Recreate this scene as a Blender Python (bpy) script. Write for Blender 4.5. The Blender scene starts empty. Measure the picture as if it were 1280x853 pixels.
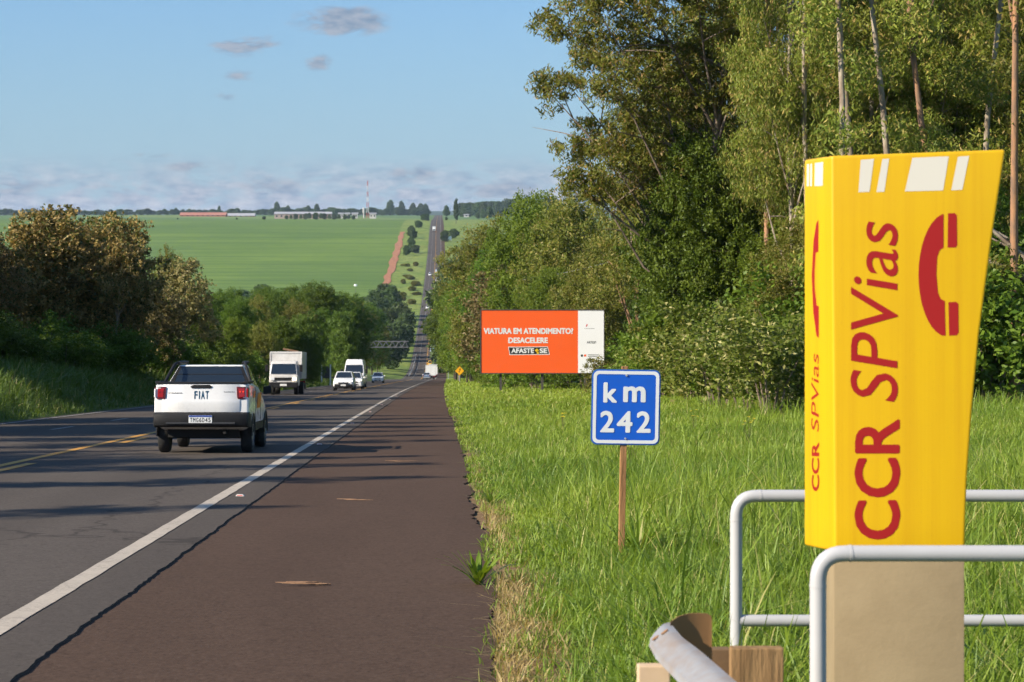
import bpy, bmesh, math, random
import numpy as np
from mathutils import Vector, Matrix, Euler

SC = bpy.context.scene
COL = SC.collection
R = math.radians
CAMZ = 1.375          # eye height above the road beside the camera
F = 2500.0            # focal length in photo pixels (1280 wide)
VX, VY = 540.0, 300.0 # where straight-ahead and eye level fall in the photo

# ------------------------------------------------------------------ helpers
def tag(o, label=None, cat=None, group=None, kind=None):
    if label: o['label'] = label
    if cat: o['category'] = cat
    if group: o['group'] = group
    if kind: o['kind'] = kind
    return o

def empty(name, loc=(0, 0, 0), rz=0.0):
    o = bpy.data.objects.new(name, None)
    o.empty_display_size = 0.2
    COL.objects.link(o)
    o.location = loc
    o.rotation_euler = (0, 0, rz)
    return o

def link(name, me, parent=None, loc=None):
    o = bpy.data.objects.new(name, me)
    COL.objects.link(o)
    if parent is not None: o.parent = parent
    if loc is not None: o.location = loc
    return o

CHILD = {}
def copy_tree(o, parent=None):
    c = o.copy()
    COL.objects.link(c)
    if parent is not None:
        c.parent = parent
        c.matrix_parent_inverse = o.matrix_parent_inverse.copy()
    for ch in list(o.children):
        copy_tree(ch, c)
    return c

def grid_mesh(name, V, nx, ny, mat, smooth=True):
    """V: (ny*nx,3) row-major; makes quads"""
    me = bpy.data.meshes.new(name)
    idx = np.arange(nx * ny).reshape(ny, nx)
    q = np.stack([idx[:-1, :-1], idx[:-1, 1:], idx[1:, 1:], idx[1:, :-1]], -1).reshape(-1, 4)
    fill_mesh(me, V, q, smooth)
    me.materials.append(mat)
    return me

def fill_mesh(me, V, Q, smooth=False):
    V = np.asarray(V, dtype=np.float32); Q = np.asarray(Q, dtype=np.int32)
    n = Q.shape[1]
    me.vertices.add(len(V)); me.vertices.foreach_set('co', V.ravel())
    me.loops.add(Q.size); me.loops.foreach_set('vertex_index', Q.ravel())
    me.polygons.add(len(Q))
    me.polygons.foreach_set('loop_start', np.arange(0, Q.size, n, dtype=np.int32))
    me.polygons.foreach_set('use_smooth', np.full(len(Q), smooth, dtype=bool))
    me.update(calc_edges=True)
    return me

class MB:
    """collects shapes into one mesh object"""
    def __init__(s): s.v = []; s.f = []; s.m = []
    def add(s, vs, fs, mi=0):
        b = len(s.v); s.v += [tuple(p) for p in vs]
        s.f += [tuple(i + b for i in f) for f in fs]; s.m += [mi] * len(fs)
        return s
    def box(s, c, d, rot=None, mi=0):
        x, y, z = d[0] / 2, d[1] / 2, d[2] / 2
        vs = [Vector((i, j, k)) for i in (-x, x) for j in (-y, y) for k in (-z, z)]
        if rot is not None:
            M = Euler(rot).to_matrix(); vs = [M @ v for v in vs]
        vs = [v + Vector(c) for v in vs]
        return s.add(vs, [(0, 1, 3, 2), (4, 6, 7, 5), (0, 4, 5, 1), (2, 3, 7, 6), (0, 2, 6, 4), (1, 5, 7, 3)], mi)
    def hexa(s, b, t, mi=0):
        """b, t: 4 points each, same winding (counter-clockwise from above)"""
        return s.add(list(b) + list(t), [(3, 2, 1, 0), (4, 5, 6, 7), (0, 1, 5, 4), (1, 2, 6, 5), (2, 3, 7, 6), (3, 0, 4, 7)], mi)
    def prism(s, pts, d, mi=0):
        """pts: planar loop of 3D points, d: extrusion vector"""
        n = len(pts); d = Vector(d)
        vs = [Vector(p) for p in pts] + [Vector(p) + d for p in pts]
        return s.add(vs, [tuple(range(n))[::-1], tuple(range(n, 2 * n))] + [(i, (i + 1) % n, n + (i + 1) % n, n + i) for i in range(n)], mi)
    def tube(s, path, rad, n=8, caps=True, mi=0):
        path = [Vector(p) for p in path]
        if not hasattr(rad, '__len__'): rad = [rad] * len(path)
        rings = []; prev = None
        for i, p in enumerate(path):
            t = (path[min(i + 1, len(path) - 1)] - path[max(i - 1, 0)]).normalized()
            if prev is None:
                a = t.orthogonal().normalized()
            else:
                a = (prev - t * prev.dot(t)).normalized()
            prev = a; b = t.cross(a)
            rings.append([p + (a * math.cos(2 * math.pi * k / n) + b * math.sin(2 * math.pi * k / n)) * rad[i] for k in range(n)])
        vs = [v for r in rings for v in r]
        fs = [(i * n + k, i * n + (k + 1) % n, (i + 1) * n + (k + 1) % n, (i + 1) * n + k) for i in range(len(path) - 1) for k in range(n)]
        if caps:
            fs += [tuple(range(n))[::-1], tuple((len(path) - 1) * n + k for k in range(n))]
        return s.add(vs, fs, mi)
    def lathe(s, prof, c, axis='X', n=20, mi=0):
        """prof: (radius, along) list"""
        vs = []
        for r, h in prof:
            for k in range(n):
                a = 2 * math.pi * k / n
                p = {'X': (h, r * math.cos(a), r * math.sin(a)), 'Z': (r * math.cos(a), r * math.sin(a), h), 'Y': (r * math.cos(a), h, r * math.sin(a))}[axis]
                vs.append(Vector(p) + Vector(c))
        m = len(prof)
        fs = [(i * n + k, i * n + (k + 1) % n, (i + 1) * n + (k + 1) % n, (i + 1) * n + k) for i in range(m - 1) for k in range(n)]
        fs += [tuple(range(n))[::-1], tuple((m - 1) * n + k for k in range(n))]
        return s.add(vs, fs, mi)
    def loft(s, rings, mi=0, caps=True):
        n = len(rings[0]); vs = [p for r in rings for p in r]
        fs = [(i * n + k, i * n + (k + 1) % n, (i + 1) * n + (k + 1) % n, (i + 1) * n + k) for i in range(len(rings) - 1) for k in range(n)]
        if caps: fs += [tuple(range(n))[::-1], tuple((len(rings) - 1) * n + k for k in range(n))]
        return s.add(vs, fs, mi)
    def mesh(s, name, mats, bevel=0.0, smooth=None, seg=2):
        me = bpy.data.meshes.new(name)
        bm = bmesh.new()
        vv = [bm.verts.new(p) for p in s.v]
        for f, m in zip(s.f, s.m):
            try:
                fc = bm.faces.new([vv[i] for i in f]); fc.material_index = m
            except ValueError: pass
        bmesh.ops.recalc_face_normals(bm, faces=bm.faces)
        if bevel > 0:
            es = [e for e in bm.edges if len(e.link_faces) == 2 and e.calc_face_angle(0) > R(25)]
            bmesh.ops.bevel(bm, geom=es, offset=bevel, segments=seg, affect='EDGES', profile=.6, clamp_overlap=True)
        bm.to_mesh(me); bm.free()
        for m in (mats if isinstance(mats, (list, tuple)) else [mats]): me.materials.append(m)
        if smooth is not None:
            me.shade_smooth(); me.set_sharp_from_angle(angle=R(smooth))
        return me
    def build(s, name, mats, parent=None, bevel=0.0, smooth=None, seg=2):
        return link(name, s.mesh(name, mats, bevel, smooth, seg), parent)

# ------------------------------------------------------------------ materials
def mat(name, col=(.5, .5, .5), rough=.6, metal=0.0, spec=.5, emit=None, estr=0.0, coat=0.0, alpha=None, trans=0.0):
    m = bpy.data.materials.new(name); m.use_nodes = True
    b = m.node_tree.nodes['Principled BSDF']
    b.inputs['Base Color'].default_value = (*col, 1)
    b.inputs['Roughness'].default_value = rough
    b.inputs['Metallic'].default_value = metal
    b.inputs['Specular IOR Level'].default_value = spec
    b.inputs['Coat Weight'].default_value = coat
    b.inputs['Coat Roughness'].default_value = .08
    b.inputs['Transmission Weight'].default_value = trans
    if emit:
        b.inputs['Emission Color'].default_value = (*emit, 1)
        b.inputs['Emission Strength'].default_value = estr
    return m

class NT:
    """thin wrapper for wiring nodes"""
    def __init__(s, m):
        s.t = m.node_tree; s.n = s.t.nodes; s.l = s.t.links
        s.b = s.n.get('Principled BSDF'); s.o = s.n.get('Material Output')
    def new(s, kind, **kw):
        x = s.n.new(kind)
        for k, v in kw.items():
            if k.startswith('i_'):
                key = k[2:]; key = int(key) if key.isdigit() else key.replace('_', ' ')
                x.inputs[key].default_value = v
            else: setattr(x, k, v)
        return x
    def wire(s, a, b): s.l.new(a, b)
    def math(s, op, a, b=None, c=None, clamp=False):
        x = s.n.new('ShaderNodeMath'); x.operation = op; x.use_clamp = clamp
        for i, q in enumerate((a, b, c)):
            if q is None: continue
            if hasattr(q, 'is_output'): s.l.new(q, x.inputs[i])
            else: x.inputs[i].default_value = q
        return x.outputs[0]
    def mix(s, fac, a, b, mode='MIX'):
        x = s.n.new('ShaderNodeMix'); x.data_type = 'RGBA'; x.blend_type = mode
        for i, q in ((0, fac), (6, a), (7, b)):
            if hasattr(q, 'is_output'): s.l.new(q, x.inputs[i])
            elif i == 0: x.inputs[0].default_value = q
            else: x.inputs[i].default_value = (*q, 1) if len(q) == 3 else q
        return x.outputs[2]
    def noise(s, vec, scale, detail=4, rough=.55, dist=0.0):
        x = s.n.new('ShaderNodeTexNoise')
        x.inputs['Scale'].default_value = scale; x.inputs['Detail'].default_value = detail
        x.inputs['Roughness'].default_value = rough; x.inputs['Distortion'].default_value = dist
        if vec is not None: s.l.new(vec, x.inputs['Vector'])
        return x.outputs[0]
    def ramp(s, fac, lo, hi, a=0.0, b=1.0):
        x = s.n.new('ShaderNodeMapRange'); x.clamp = True
        s.l.new(fac, x.inputs[0])
        for i, v in ((1, lo), (2, hi), (3, a), (4, b)): x.inputs[i].default_value = v
        return x.outputs[0]
    def pos(s):
        g = s.n.new('ShaderNodeNewGeometry'); return g.outputs['Position']
    def obj(s):
        g = s.n.new('ShaderNodeTexCoord'); return g.outputs['Object']
    def scale(s, vec, sc):
        x = s.n.new('ShaderNodeVectorMath'); x.operation = 'MULTIPLY'; s.l.new(vec, x.inputs[0]); x.inputs[1].default_value = sc
        return x.outputs[0]
    def xyz(s, vec):
        x = s.n.new('ShaderNodeSeparateXYZ'); s.l.new(vec, x.inputs[0]); return x.outputs
    def bump(s, h, strength=.3, dist=.01):
        x = s.n.new('ShaderNodeBump'); x.inputs['Strength'].default_value = strength; x.inputs['Distance'].default_value = dist
        s.l.new(h, x.inputs['Height']); s.l.new(x.outputs[0], s.b.inputs['Normal'])
    def color(s, c): s.l.new(c, s.b.inputs['Base Color'])

def worn(name, col, dirt=(.12, .09, .06), amt=.35, scale=6, rough=.5, metal=0.0, coat=0.0, bump=0.0, spec=.5, bscale=60):
    """a painted or raw surface with blotchy dirt"""
    m = mat(name, col, rough, metal, spec, coat=coat); t = NT(m)
    p = t.obj()
    n = t.noise(p, scale, 6, .65)
    f = t.ramp(n, .42, .75, 0, amt)
    t.color(t.mix(f, col, dirt))
    r = t.ramp(t.noise(p, scale * 3, 3), .3, .7, rough * .85, min(1, rough * 1.2))
    t.wire(r, t.b.inputs['Roughness'])
    if bump: t.bump(t.noise(p, bscale, 4), bump, .004)
    return m

# ------------------------------------------------------------------ camera, light, air
cam_d = bpy.data.cameras.new('camera')
cam = bpy.data.objects.new('camera', cam_d); COL.objects.link(cam)
cam_d.sensor_width = 36.0
cam_d.lens = 36.0 * F / 1280.0
cam.location = (0, 0, CAMZ)
cam.rotation_euler = (R(90), 0, 0)
cam_d.shift_x = (640 - VX) / 1280.0
cam_d.shift_y = -(426.5 - VY) / 1280.0
cam_d.clip_start = .1; cam_d.clip_end = 40000
cam_d.dof.use_dof = True
cam_d.dof.focus_distance = 20.0
cam_d.dof.aperture_fstop = 9.0
SC.camera = cam

SUN_EL = 29.0
SUN_FWD = 24.0   # degrees that the light travels away from straight-right towards the road's far end
ld = bpy.data.lights.new('sun', 'SUN'); ld.energy = 5.0; ld.angle = R(.5); ld.color = (1.0, .90, .74)
sun = bpy.data.objects.new('sun', ld); COL.objects.link(sun)
tl = Vector((math.cos(R(SUN_EL)) * math.cos(R(SUN_FWD)), math.cos(R(SUN_EL)) * math.sin(R(SUN_FWD)), -math.sin(R(SUN_EL))))
sun.rotation_euler = tl.to_track_quat('-Z', 'Y').to_euler()
sun.location = (-40, -20, 40)

def make_world():
    w = bpy.data.worlds.new('World'); SC.world = w; w.use_nodes = True
    t = NT(w); bg = t.n['Background']
    sky = t.new('ShaderNodeTexSky'); sky.sky_type = 'NISHITA'; sky.sun_disc = False
    sky.sun_elevation = R(SUN_EL)
    # the direction TOWARDS the sun is (-cos, -sin); sun_rotation is clockwise from +Y
    sx, sy = -math.cos(R(SUN_FWD)), -math.sin(R(SUN_FWD))
    sky.sun_rotation = math.atan2(sx, sy)
    sky.air_density = 1.25; sky.dust_density = .35; sky.ozone_density = 2.2; sky.altitude = 500
    g = t.new('ShaderNodeTexCoord').outputs['Generated']
    x, y, z = t.xyz(g)
    ys = t.math('MAXIMUM', y, .02)
    a = t.math('DIVIDE', x, ys); b = t.math('DIVIDE', z, ys)     # bearing and height of the sight line, as slopes
    cmb = t.new('ShaderNodeCombineXYZ'); t.wire(a, cmb.inputs[0]); t.wire(t.math('MULTIPLY', b, 2.6), cmb.inputs[1])
    n1 = t.noise(cmb.outputs[0], 34, 8, .66, .5)
    n2 = t.noise(cmb.outputs[0], 90, 6, .6)
    n = t.math('ADD', t.math('MULTIPLY', n1, .75), t.math('MULTIPLY', n2, .25))
    mask = None
    # bearing slope, height slope, half widths, density
    for (px, py, wx, wy, k) in ((425, 27, 72, 25, 1.25), (305, 56, 52, 18, 1.15), (398, 79, 22, 14, .9), (299, 96, 26, 11, .9), (283, 121, 22, 8, .6),
                                (237, 209, 40, 8, .9), (185, 194, 40, 6, .7), (516, 218, 34, 11, 1.3), (150, 236, 60, 9, .8), (340, 232, 60, 14, 1.0), (620, 240, 70, 18, 1.1), (30, 235, 80, 12, 1.0)):
        ca, cb = (px - VX) / F, (VY - py) / F
        da = t.math('DIVIDE', t.math('SUBTRACT', a, ca), wx / F)
        db = t.math('DIVIDE', t.math('SUBTRACT', b, cb), wy / F)
        d = t.math('SQRT', t.math('ADD', t.math('MULTIPLY', da, da), t.math('MULTIPLY', db, db)))
        e = t.math('MULTIPLY', t.math('SUBTRACT', 1.15, d, clamp=True), k)
        mask = e if mask is None else t.math('MAXIMUM', mask, e)
    dens = t.ramp(t.math('MULTIPLY', mask, t.ramp(n, .38, .58, .0, 1.6)), .28, .95, 0, .82)
    # bank of low cloud along the horizon
    lo = t.math('MULTIPLY', t.ramp(b, .006, .016, .35, 1), t.ramp(b, .022, .044, 1, 0))
    bank = t.math('MULTIPLY', lo, t.ramp(n1, .38, .52, 0, .95))
    shade = t.ramp(t.math('SUBTRACT', n2, t.math('MULTIPLY', b, 2.0)), .30, .62, 0, 1)
    ccol = t.mix(shade, (.68, .98, 1.75), (1.9, 1.95, 2.35))
    ccol2 = t.mix(t.ramp(n2, .36, .60), (1.35, 1.78, 2.5), (2.7, 2.85, 3.3))
    base = t.mix(1.0, sky.outputs[0], (.43, .68, 1.0), 'MULTIPLY')
    # thin whitish veil towards the horizon
    veil = t.ramp(b, .0, .16, .80, .18)
    base = t.mix(veil, base, (2.4, 3.28, 4.2))
    c = t.mix(bank, base, t.mix(shade, (1.55, 1.95, 2.85), (4.3, 4.2, 4.5)))
    c = t.mix(dens, c, ccol2)
    t.wire(c, bg.inputs['Color'])
    bg.inputs['Strength'].default_value = .090
make_world()

SC.view_settings.view_transform = 'Standard'; SC.view_settings.look = 'None'
SC.view_settings.exposure = 0.80; SC.view_settings.gamma = 1.0; SC.view_settings.use_curve_mapping = False
SC.cycles.use_denoising = True
SC.cycles.max_bounces = 6; SC.cycles.diffuse_bounces = 3; SC.cycles.glossy_bounces = 3; SC.cycles.transmission_bounces = 4
SC.cycles.volume_bounces = 0; SC.cycles.transparent_max_bounces = 8
SC.cycles.sample_clamp_indirect = 6.0
SC.cycles.use_light_tree = False
# ------------------------------------------------------------------ the lie of the land
_KY = np.array([-80, 0, 150, 300, 420, 600, 700, 800, 950, 1100, 1390, 1725, 2000, 2460, 3000, 3800, 4500, 6000, 8000, 10500, 14000], float)
_S = -.0666
_KZ = np.array([-80 * _S, 0, 150 * _S, 300 * _S, 420 * _S, -39.6, -42.6, -41.4, -36.3, -29.0, -11.5, 9.6, 19.6, 26.5, 36.0, 48.0, 53.0, 76.0, 113.0, 122.0, 60.0])
_KZ[0] = -80 * _S
_KC = np.array([-80, 150, 240, 420, 608, 800, 1100, 1390, 1725, 2460, 3800, 14000], float)
_KV = np.array([0, 0, .55, 2.1, 3.6, 4.7, 6.6, 8.4, 9.7, 12.5, 18.5, 60.0])
def _herm(K, V):
    d = np.diff(V) / np.diff(K)
    m = np.concatenate([[d[0]], (d[:-1] * np.diff(K)[1:] + d[1:] * np.diff(K)[:-1]) / (K[2:] - K[:-2]), [d[-1]]])
    def f(y):
        y = np.asarray(y, float); i = np.clip(np.searchsorted(K, y) - 1, 0, len(K) - 2)
        h = K[i + 1] - K[i]; t = (y - K[i]) / h
        r = (2 * t**3 - 3 * t**2 + 1) * V[i] + (t**3 - 2 * t**2 + t) * h * m[i] + (-2 * t**3 + 3 * t**2) * V[i + 1] + (t**3 - t**2) * h * m[i + 1]
        return np.where(y < K[0], V[0] + m[0] * (y - K[0]), r)
    return f
PZ = _herm(_KY, _KZ)          # height of the road along its length
PS = _herm(_KC, _KV)          # sideways drift of the road

def vnoise(x, y, seed=0):
    """cheap smooth value noise, -1..1"""
    x = np.asarray(x, float); y = np.asarray(y, float)
    xi = np.floor(x).astype(np.int64); yi = np.floor(y).astype(np.int64)
    fx = x - xi; fy = y - yi; fx = fx * fx * (3 - 2 * fx); fy = fy * fy * (3 - 2 * fy)
    def h(a, b):
        n = (a * 374761393 + b * 668265263 + seed * 144269) & 0x7fffffff
        n = ((n ^ (n >> 13)) * 1274126177) & 0x7fffffff
        return ((n ^ (n >> 16)) & 0xffff) / 32767.5 - 1
    return (h(xi, yi) * (1 - fx) + h(xi + 1, yi) * fx) * (1 - fy) + (h(xi, yi + 1) * (1 - fx) + h(xi + 1, yi + 1) * fx) * fy

def sstep(a, b, x):
    t = np.clip((x - a) / (b - a), 0, 1); return t * t * (3 - 2 * t)

SEAM, EDGE_R, EDGE_L = -1.78, .45, -11.8
def edge_off(y):
    return np.interp(y, [6, 9, 14, 36, 120, 300, 600], [-.14, -.12, .06, .24, .42, .55, .3])
ROAD_Z = .010
def lateral(u, y):
    u = np.asarray(u, float); y = np.asarray(y, float)
    fade = 1 - sstep(450, 800, y)
    l = sstep(-12.0, -15.2, u) * .95 + sstep(-15, -20, u) * .85 + sstep(-20, -60, u) * 1.0
    r = sstep(.5, 1.2, u) * .03 + sstep(2, 14, u) * .22 + sstep(14, 60, u) * 1.5
    n = vnoise(u / 2.3, y / 2.3, 1) * .05 + vnoise(u / 9, y / 9, 2) * .12
    off = sstep(.6, 2.5, u) + sstep(-12.2, -14, u)
    far = vnoise(u / 420, y / 500, 5) * 2.0 * sstep(60, 400, np.abs(u)) * sstep(1500, 3000, y) + vnoise(u / 900, y / 1500, 7) * 9 * sstep(5000, 8000, y)
    return (l + r) * fade + n * off + far
def H(x, y):
    x = np.asarray(x, float); y = np.asarray(y, float)
    return PZ(y) + lateral(x - PS(y), y)
def H1(x, y): return float(H(x, y))
def at_row(px, d): return (px - VX) * d / F
def z_row(row, d): return CAMZ - (row - VY) * d / F

# ------------------------------------------------------------------ ground materials
def m_ground():
    m = mat('ground_soil_and_grass', (.07, .1, .03), .95, spec=.15); t = NT(m)
    p = t.pos(); x, y, z = t.xyz(p)
    n0 = t.noise(p, .55, 6, .6); n1 = t.noise(p, 5.0, 5, .6); n2 = t.noise(t.scale(p, (.02, .004, .02)), 1.0, 5, .6)
    verge = t.mix(t.ramp(n0, .35, .7), (.085, .125, .022), (.16, .185, .045))
    verge = t.mix(t.ramp(n1, .35, .7), verge, (.05, .075, .018))
    # bare reddish soil and straw along the edge of the asphalt
    xr = t.math('ADD', x, t.math('MULTIPLY', t.math('SUBTRACT', n0, .5), .5))
    soil = t.mix(t.ramp(n1, .4, .65), (.21, .145, .07), (.15, .085, .045))
    near = t.math('MULTIPLY', t.math('MULTIPLY', t.ramp(xr, .60, .85, 1, 0), t.ramp(x, -2, -1.5, 0, 1)), t.ramp(y, 60, 200, 1, 0))
    verge = t.mix(near, verge, soil)
    # crop field on the far slope, sown in rows across the slope
    rows = t.noise(t.scale(p, (.0006, .05, .05)), 2.2, 5, .7)
    fieldc = t.mix(t.ramp(rows, .40, .60), (.105, .170, .028), (.168, .245, .044))
    fieldc = t.mix(t.ramp(t.noise(t.scale(p, (.004, .0035, .01)), 1.6, 4, .6), .40, .62, 0, .75), fieldc, (.088, .150, .032))
    ter = t.math('SINE', t.math('ADD', t.math('MULTIPLY', y, .092), t.math('MULTIPLY', t.noise(t.scale(p, (.003, .001, .0)), 1.0, 2, .5), 9.0)))
    fieldc = t.mix(t.ramp(ter, .93, 1.0, 0, .55), fieldc, (.062, .112, .028))
    fieldc = t.mix(t.ramp(t.noise(t.scale(p, (.05, .09, .05)), 1.0, 4, .75), .42, .62, 0, .35), fieldc, (.075, .140, .026))
    infield = t.math('MULTIPLY', t.ramp(x, -28.5, -27.0, 1, 0), t.math('MULTIPLY', t.ramp(y, 930, 960, 0, 1), t.ramp(y, 2360, 2372, 1, 0)))
    strip = t.mix(t.ramp(t.noise(p, .05, 5, .7), .35, .65), (.13, .20, .035), (.23, .26, .06))
    strip = t.mix(t.ramp(t.noise(p, .21, 3, .6), .55, .62), strip, (.085, .135, .03))
    c = t.mix(t.ramp(y, 300, 520), verge, strip)
    c = t.mix(infield, c, fieldc)
    # fields beyond the crest of the first slope
    n3 = t.noise(t.scale(p, (.0016, .0011, .001)), 1.0, 2, .5)
    far1 = t.mix(t.ramp(n3, .46, .50), (.16, .215, .06), (.10, .17, .05))
    far1 = t.mix(t.ramp(n3, .60, .62), far1, (.22, .12, .06))
    c = t.mix(t.ramp(y, 2372, 2385), c, far1)
    yb = t.math('ADD', y, t.math('MULTIPLY', n3, 900))
    wood = t.mix(t.ramp(t.noise(p, .006, 5, .65), .45, .6), (.028, .045, .022), (.07, .10, .04))
    c = t.mix(t.ramp(yb, 4700, 4900), c, wood)
    t.color(c)
    return m

def m_asphalt(name, c0, c1, c2, speck, tracks=False):
    m = mat(name, c0, .9, spec=.10); t = NT(m); p = t.pos(); x, y, z = t.xyz(p)
    big = t.noise(t.scale(p, (.6, .10, .3)), 1.3, 5, .6); fine = t.noise(p, 34, 4, .8); mid = t.noise(p, 9, 5, .65)
    c = t.mix(t.ramp(big, .3, .7), c0, c1)
    c = t.mix(t.ramp(mid, .45, .75, 0, .55), c, c2)
    c = t.mix(t.ramp(fine, .52, .70, 0, .5), c, speck)
    c = t.mix(t.ramp(fine, .32, .46, .75, 0), c, tuple(v * .35 for v in c0))
    if tracks:
        # worn wheel tracks and oil line along the lanes
        w = t.math('SINE', t.math('MULTIPLY', t.math('ADD', x, .6), 3.4))
        c = t.mix(t.ramp(w, -.3, 1, 0, .30), c, tuple(v * .68 for v in c0))
        # long faint cracks
        vor = t.new('ShaderNodeTexVoronoi', feature='DISTANCE_TO_EDGE'); vor.inputs['Scale'].default_value = .22
        pv = t.scale(p, (1.0, .35, 1)); 
        mixv = t.new('ShaderNodeVectorMath', operation='ADD'); t.wire(pv, mixv.inputs[0])
        nz = t.new('ShaderNodeTexNoise'); nz.inputs['Scale'].default_value = 1.6; t.wire(p, nz.inputs['Vector']); t.wire(nz.outputs[1], mixv.inputs[1])
        t.wire(mixv.outputs[0], vor.inputs['Vector'])
        c = t.mix(t.ramp(vor.outputs['Distance'], .002, .010, .5, 0), c, (.02, .017, .016))
    t.color(c)
    t.bump(t.math('ADD', fine, t.math('MULTIPLY', mid, .5)), .55, .006)
    return m

M_GROUND = m_ground()
M_ROAD = m_asphalt('road_asphalt', (.088, .073, .062), (.106, .088, .074), (.066, .055, .047), (.165, .142, .122), True)
M_SHOULDER = m_asphalt('shoulder_asphalt', (.076, .047, .032), (.094, .059, .041), (.057, .036, .026), (.145, .100, .074))
def m_paint(name, col, wear):
    m = mat(name, col, .7, spec=.3); t = NT(m); p = t.pos()
    f = t.ramp(t.noise(p, 30, 6, .8), .46, .64, 0, wear)
    g = t.ramp(t.noise(p, 2.1, 4, .6), .35, .75, .15, 1)
    t.color(t.mix(t.math('MULTIPLY', f, g), t.mix(t.ramp(t.noise(p, 1.2, 5, .7), .35, .7, 0, .45), col, tuple(v * .72 for v in col)), (.12, .10, .09)))
    return m
M_WHITE_PAINT = m_paint('white_road_paint', (.50, .425, .335), .95)
M_FAINT_PAINT = m_paint('worn_white_road_paint', (.30, .285, .26), 1.0)
M_YELLOW_PAINT = m_paint('yellow_road_paint', (.58, .29, .04), .75)

# ------------------------------------------------------------------ ground sheet, road, shoulder, paint
def ysteps(y0, y1, near, k):
    ys = [y0]
    while ys[-1] < y1: ys.append(ys[-1] + max(near, abs(ys[-1]) * k))
    ys[-1] = y1
    return np.array(ys)
def ground():
    Y = np.concatenate([np.arange(-60, 4, 2.0), np.arange(4, 45, .25), ysteps(45, 14000, .8, .012)])
    us = [-9000, -6500, -4500, -3000, -2200, -1600, -1200, -900, -700, -520, -400, -300, -220, -160, -120, -90, -70, -55, -45, -37, -31, -27] + \
         list(np.arange(-24, -11.9, .75)) + [-11.7, -6, -1, .0, .16, .26, .36, .46, .56, .66, .80, .95, 1.15, 1.35] + list(np.arange(1.6, 16, .7)) + [17, 18.5, 20, 22, 25, 29, 34, 40, 48, 60, 80, 110, 150, 210, 300, 420, 600, 900, 1300, 1900, 2800, 4200, 6500, 9000]
    U = np.array(us, float)
    uu, yy = np.meshgrid(U, Y)
    x = uu + PS(yy) + edge_off(yy) * sstep(-1, 0, uu) * (1 - sstep(1.6, 5, uu))
    z = PZ(yy) + lateral(uu, yy)
    inroad = (uu > EDGE_L - .05) & (uu < .1)
    z = np.where(inroad, z - .12, z)
    e = (uu > .1) & (uu < 1.6)
    spill = (-.022 + .034 * sstep(.25, .95, uu) + .005 * vnoise(uu / .2, yy / .45, 81) + .006 * vnoise(uu / .6, yy / 2.1, 82)) * (1 - sstep(.9, 1.6, uu))
    z = np.where(e, PZ(yy) + lateral(uu, yy) * sstep(.9, 1.6, uu) + spill, z)
    o = link('ground', grid_mesh('ground', np.stack([x, yy, z], -1).reshape(-1, 3), len(U), len(Y), M_GROUND))
    tag(o, kind='structure')
ground()

def strip(name, us_fn, y0, y1, near, k, z, m, jit=None):
    """a sheet that follows the road between lateral offsets; us_fn(Y)-> list of u arrays"""
    Y = ysteps(y0, y1, near, k)
    us = us_fn(Y)
    V = np.stack([np.stack([u + PS(Y), Y, PZ(Y) + z + Y * 2.5e-5 * (z > .02)], -1) for u in us], 1)
    return V, len(us), Y

rng = np.random.default_rng(11)
def road():
    Yn = ysteps(-40, 3850, .06, .004)
    seam = SEAM + vnoise(Yn / .33, Yn * 0, 21) * .010 + vnoise(Yn / .085, Yn * 0, 22) * .010 + vnoise(Yn / 3.4, Yn * 0, 23) * .018
    edge = EDGE_R + vnoise(Yn / .8, Yn * 0, 31) * .05 + vnoise(Yn / .22, Yn * 0, 32) * .03 + vnoise(Yn / 5, Yn * 0, 33) * .06 + vnoise(Yn / .07, Yn * 0, 34) * .018 + edge_off(Yn) + .02
    o1 = np.ones_like(Yn)
    def sheet(name, cols, m):
        V = np.stack([np.stack([u + PS(Yn), Yn, PZ(Yn) + z], -1) for u, z in cols], 1)
        o = link(name, grid_mesh(name, V.reshape(-1, 3), len(cols), len(Yn), m, smooth=False))
        tag(o, kind='structure')
    zr = ROAD_Z
    sheet('road', [((EDGE_L - .02) * o1, -.1), (EDGE_L * o1, zr - .01), (-9.0 * o1, zr), (-6.1 * o1, zr), (-2.2 * o1, zr), (seam, zr), (seam + .008, -.06)], M_ROAD)
    sheet('road_shoulder', [(SEAM - .15 * o1, -.004), (-.6 * o1, 0), (edge, 0), (edge + .03, -.08)], M_SHOULDER)
road()

def paint(name, u, w, segs, m, z=ROAD_Z + .004, ragged=.006):
    vs, qs, b = [], [], 0
    for (a, c) in segs:
        Y = ysteps(a, c, .35, .01)
        j = lambda s: vnoise(Y / .3, Y * 0, s) * ragged
        uu = u(Y) if callable(u) else u
        L = np.stack([uu - w / 2 + j(41) + PS(Y), Y, PZ(Y) + z + Y * 6e-5], -1)
        Rr = np.stack([uu + w / 2 + j(42) + PS(Y), Y, PZ(Y) + z + Y * 6e-5], -1)
        n = len(Y); vs.append(np.stack([L, Rr], 1).reshape(-1, 3))
        i = np.arange(n - 1) * 2 + b
        qs.append(np.stack([i, i + 1, i + 3, i + 2], -1)); b += 2 * n
    me = bpy.data.meshes.new(name); fill_mesh(me, np.concatenate(vs), np.concatenate(qs)); me.materials.append(m)
    o = link(name, me); tag(o, kind='structure'); return o
paint('road_edge_marking', -2.22, .14, [(-20, 3800)], M_WHITE_PAINT)
paint('road_centre_marking', -6.23, .16, [(-20, 3800)], M_YELLOW_PAINT)
paint('road_passing_marking', -5.92, .16, [(a, a + 3.6) for a in np.arange(2.2, 420, 12.2)] + [(a, a + 4) for a in np.arange(430, 2600, 12)], M_YELLOW_PAINT)
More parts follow.
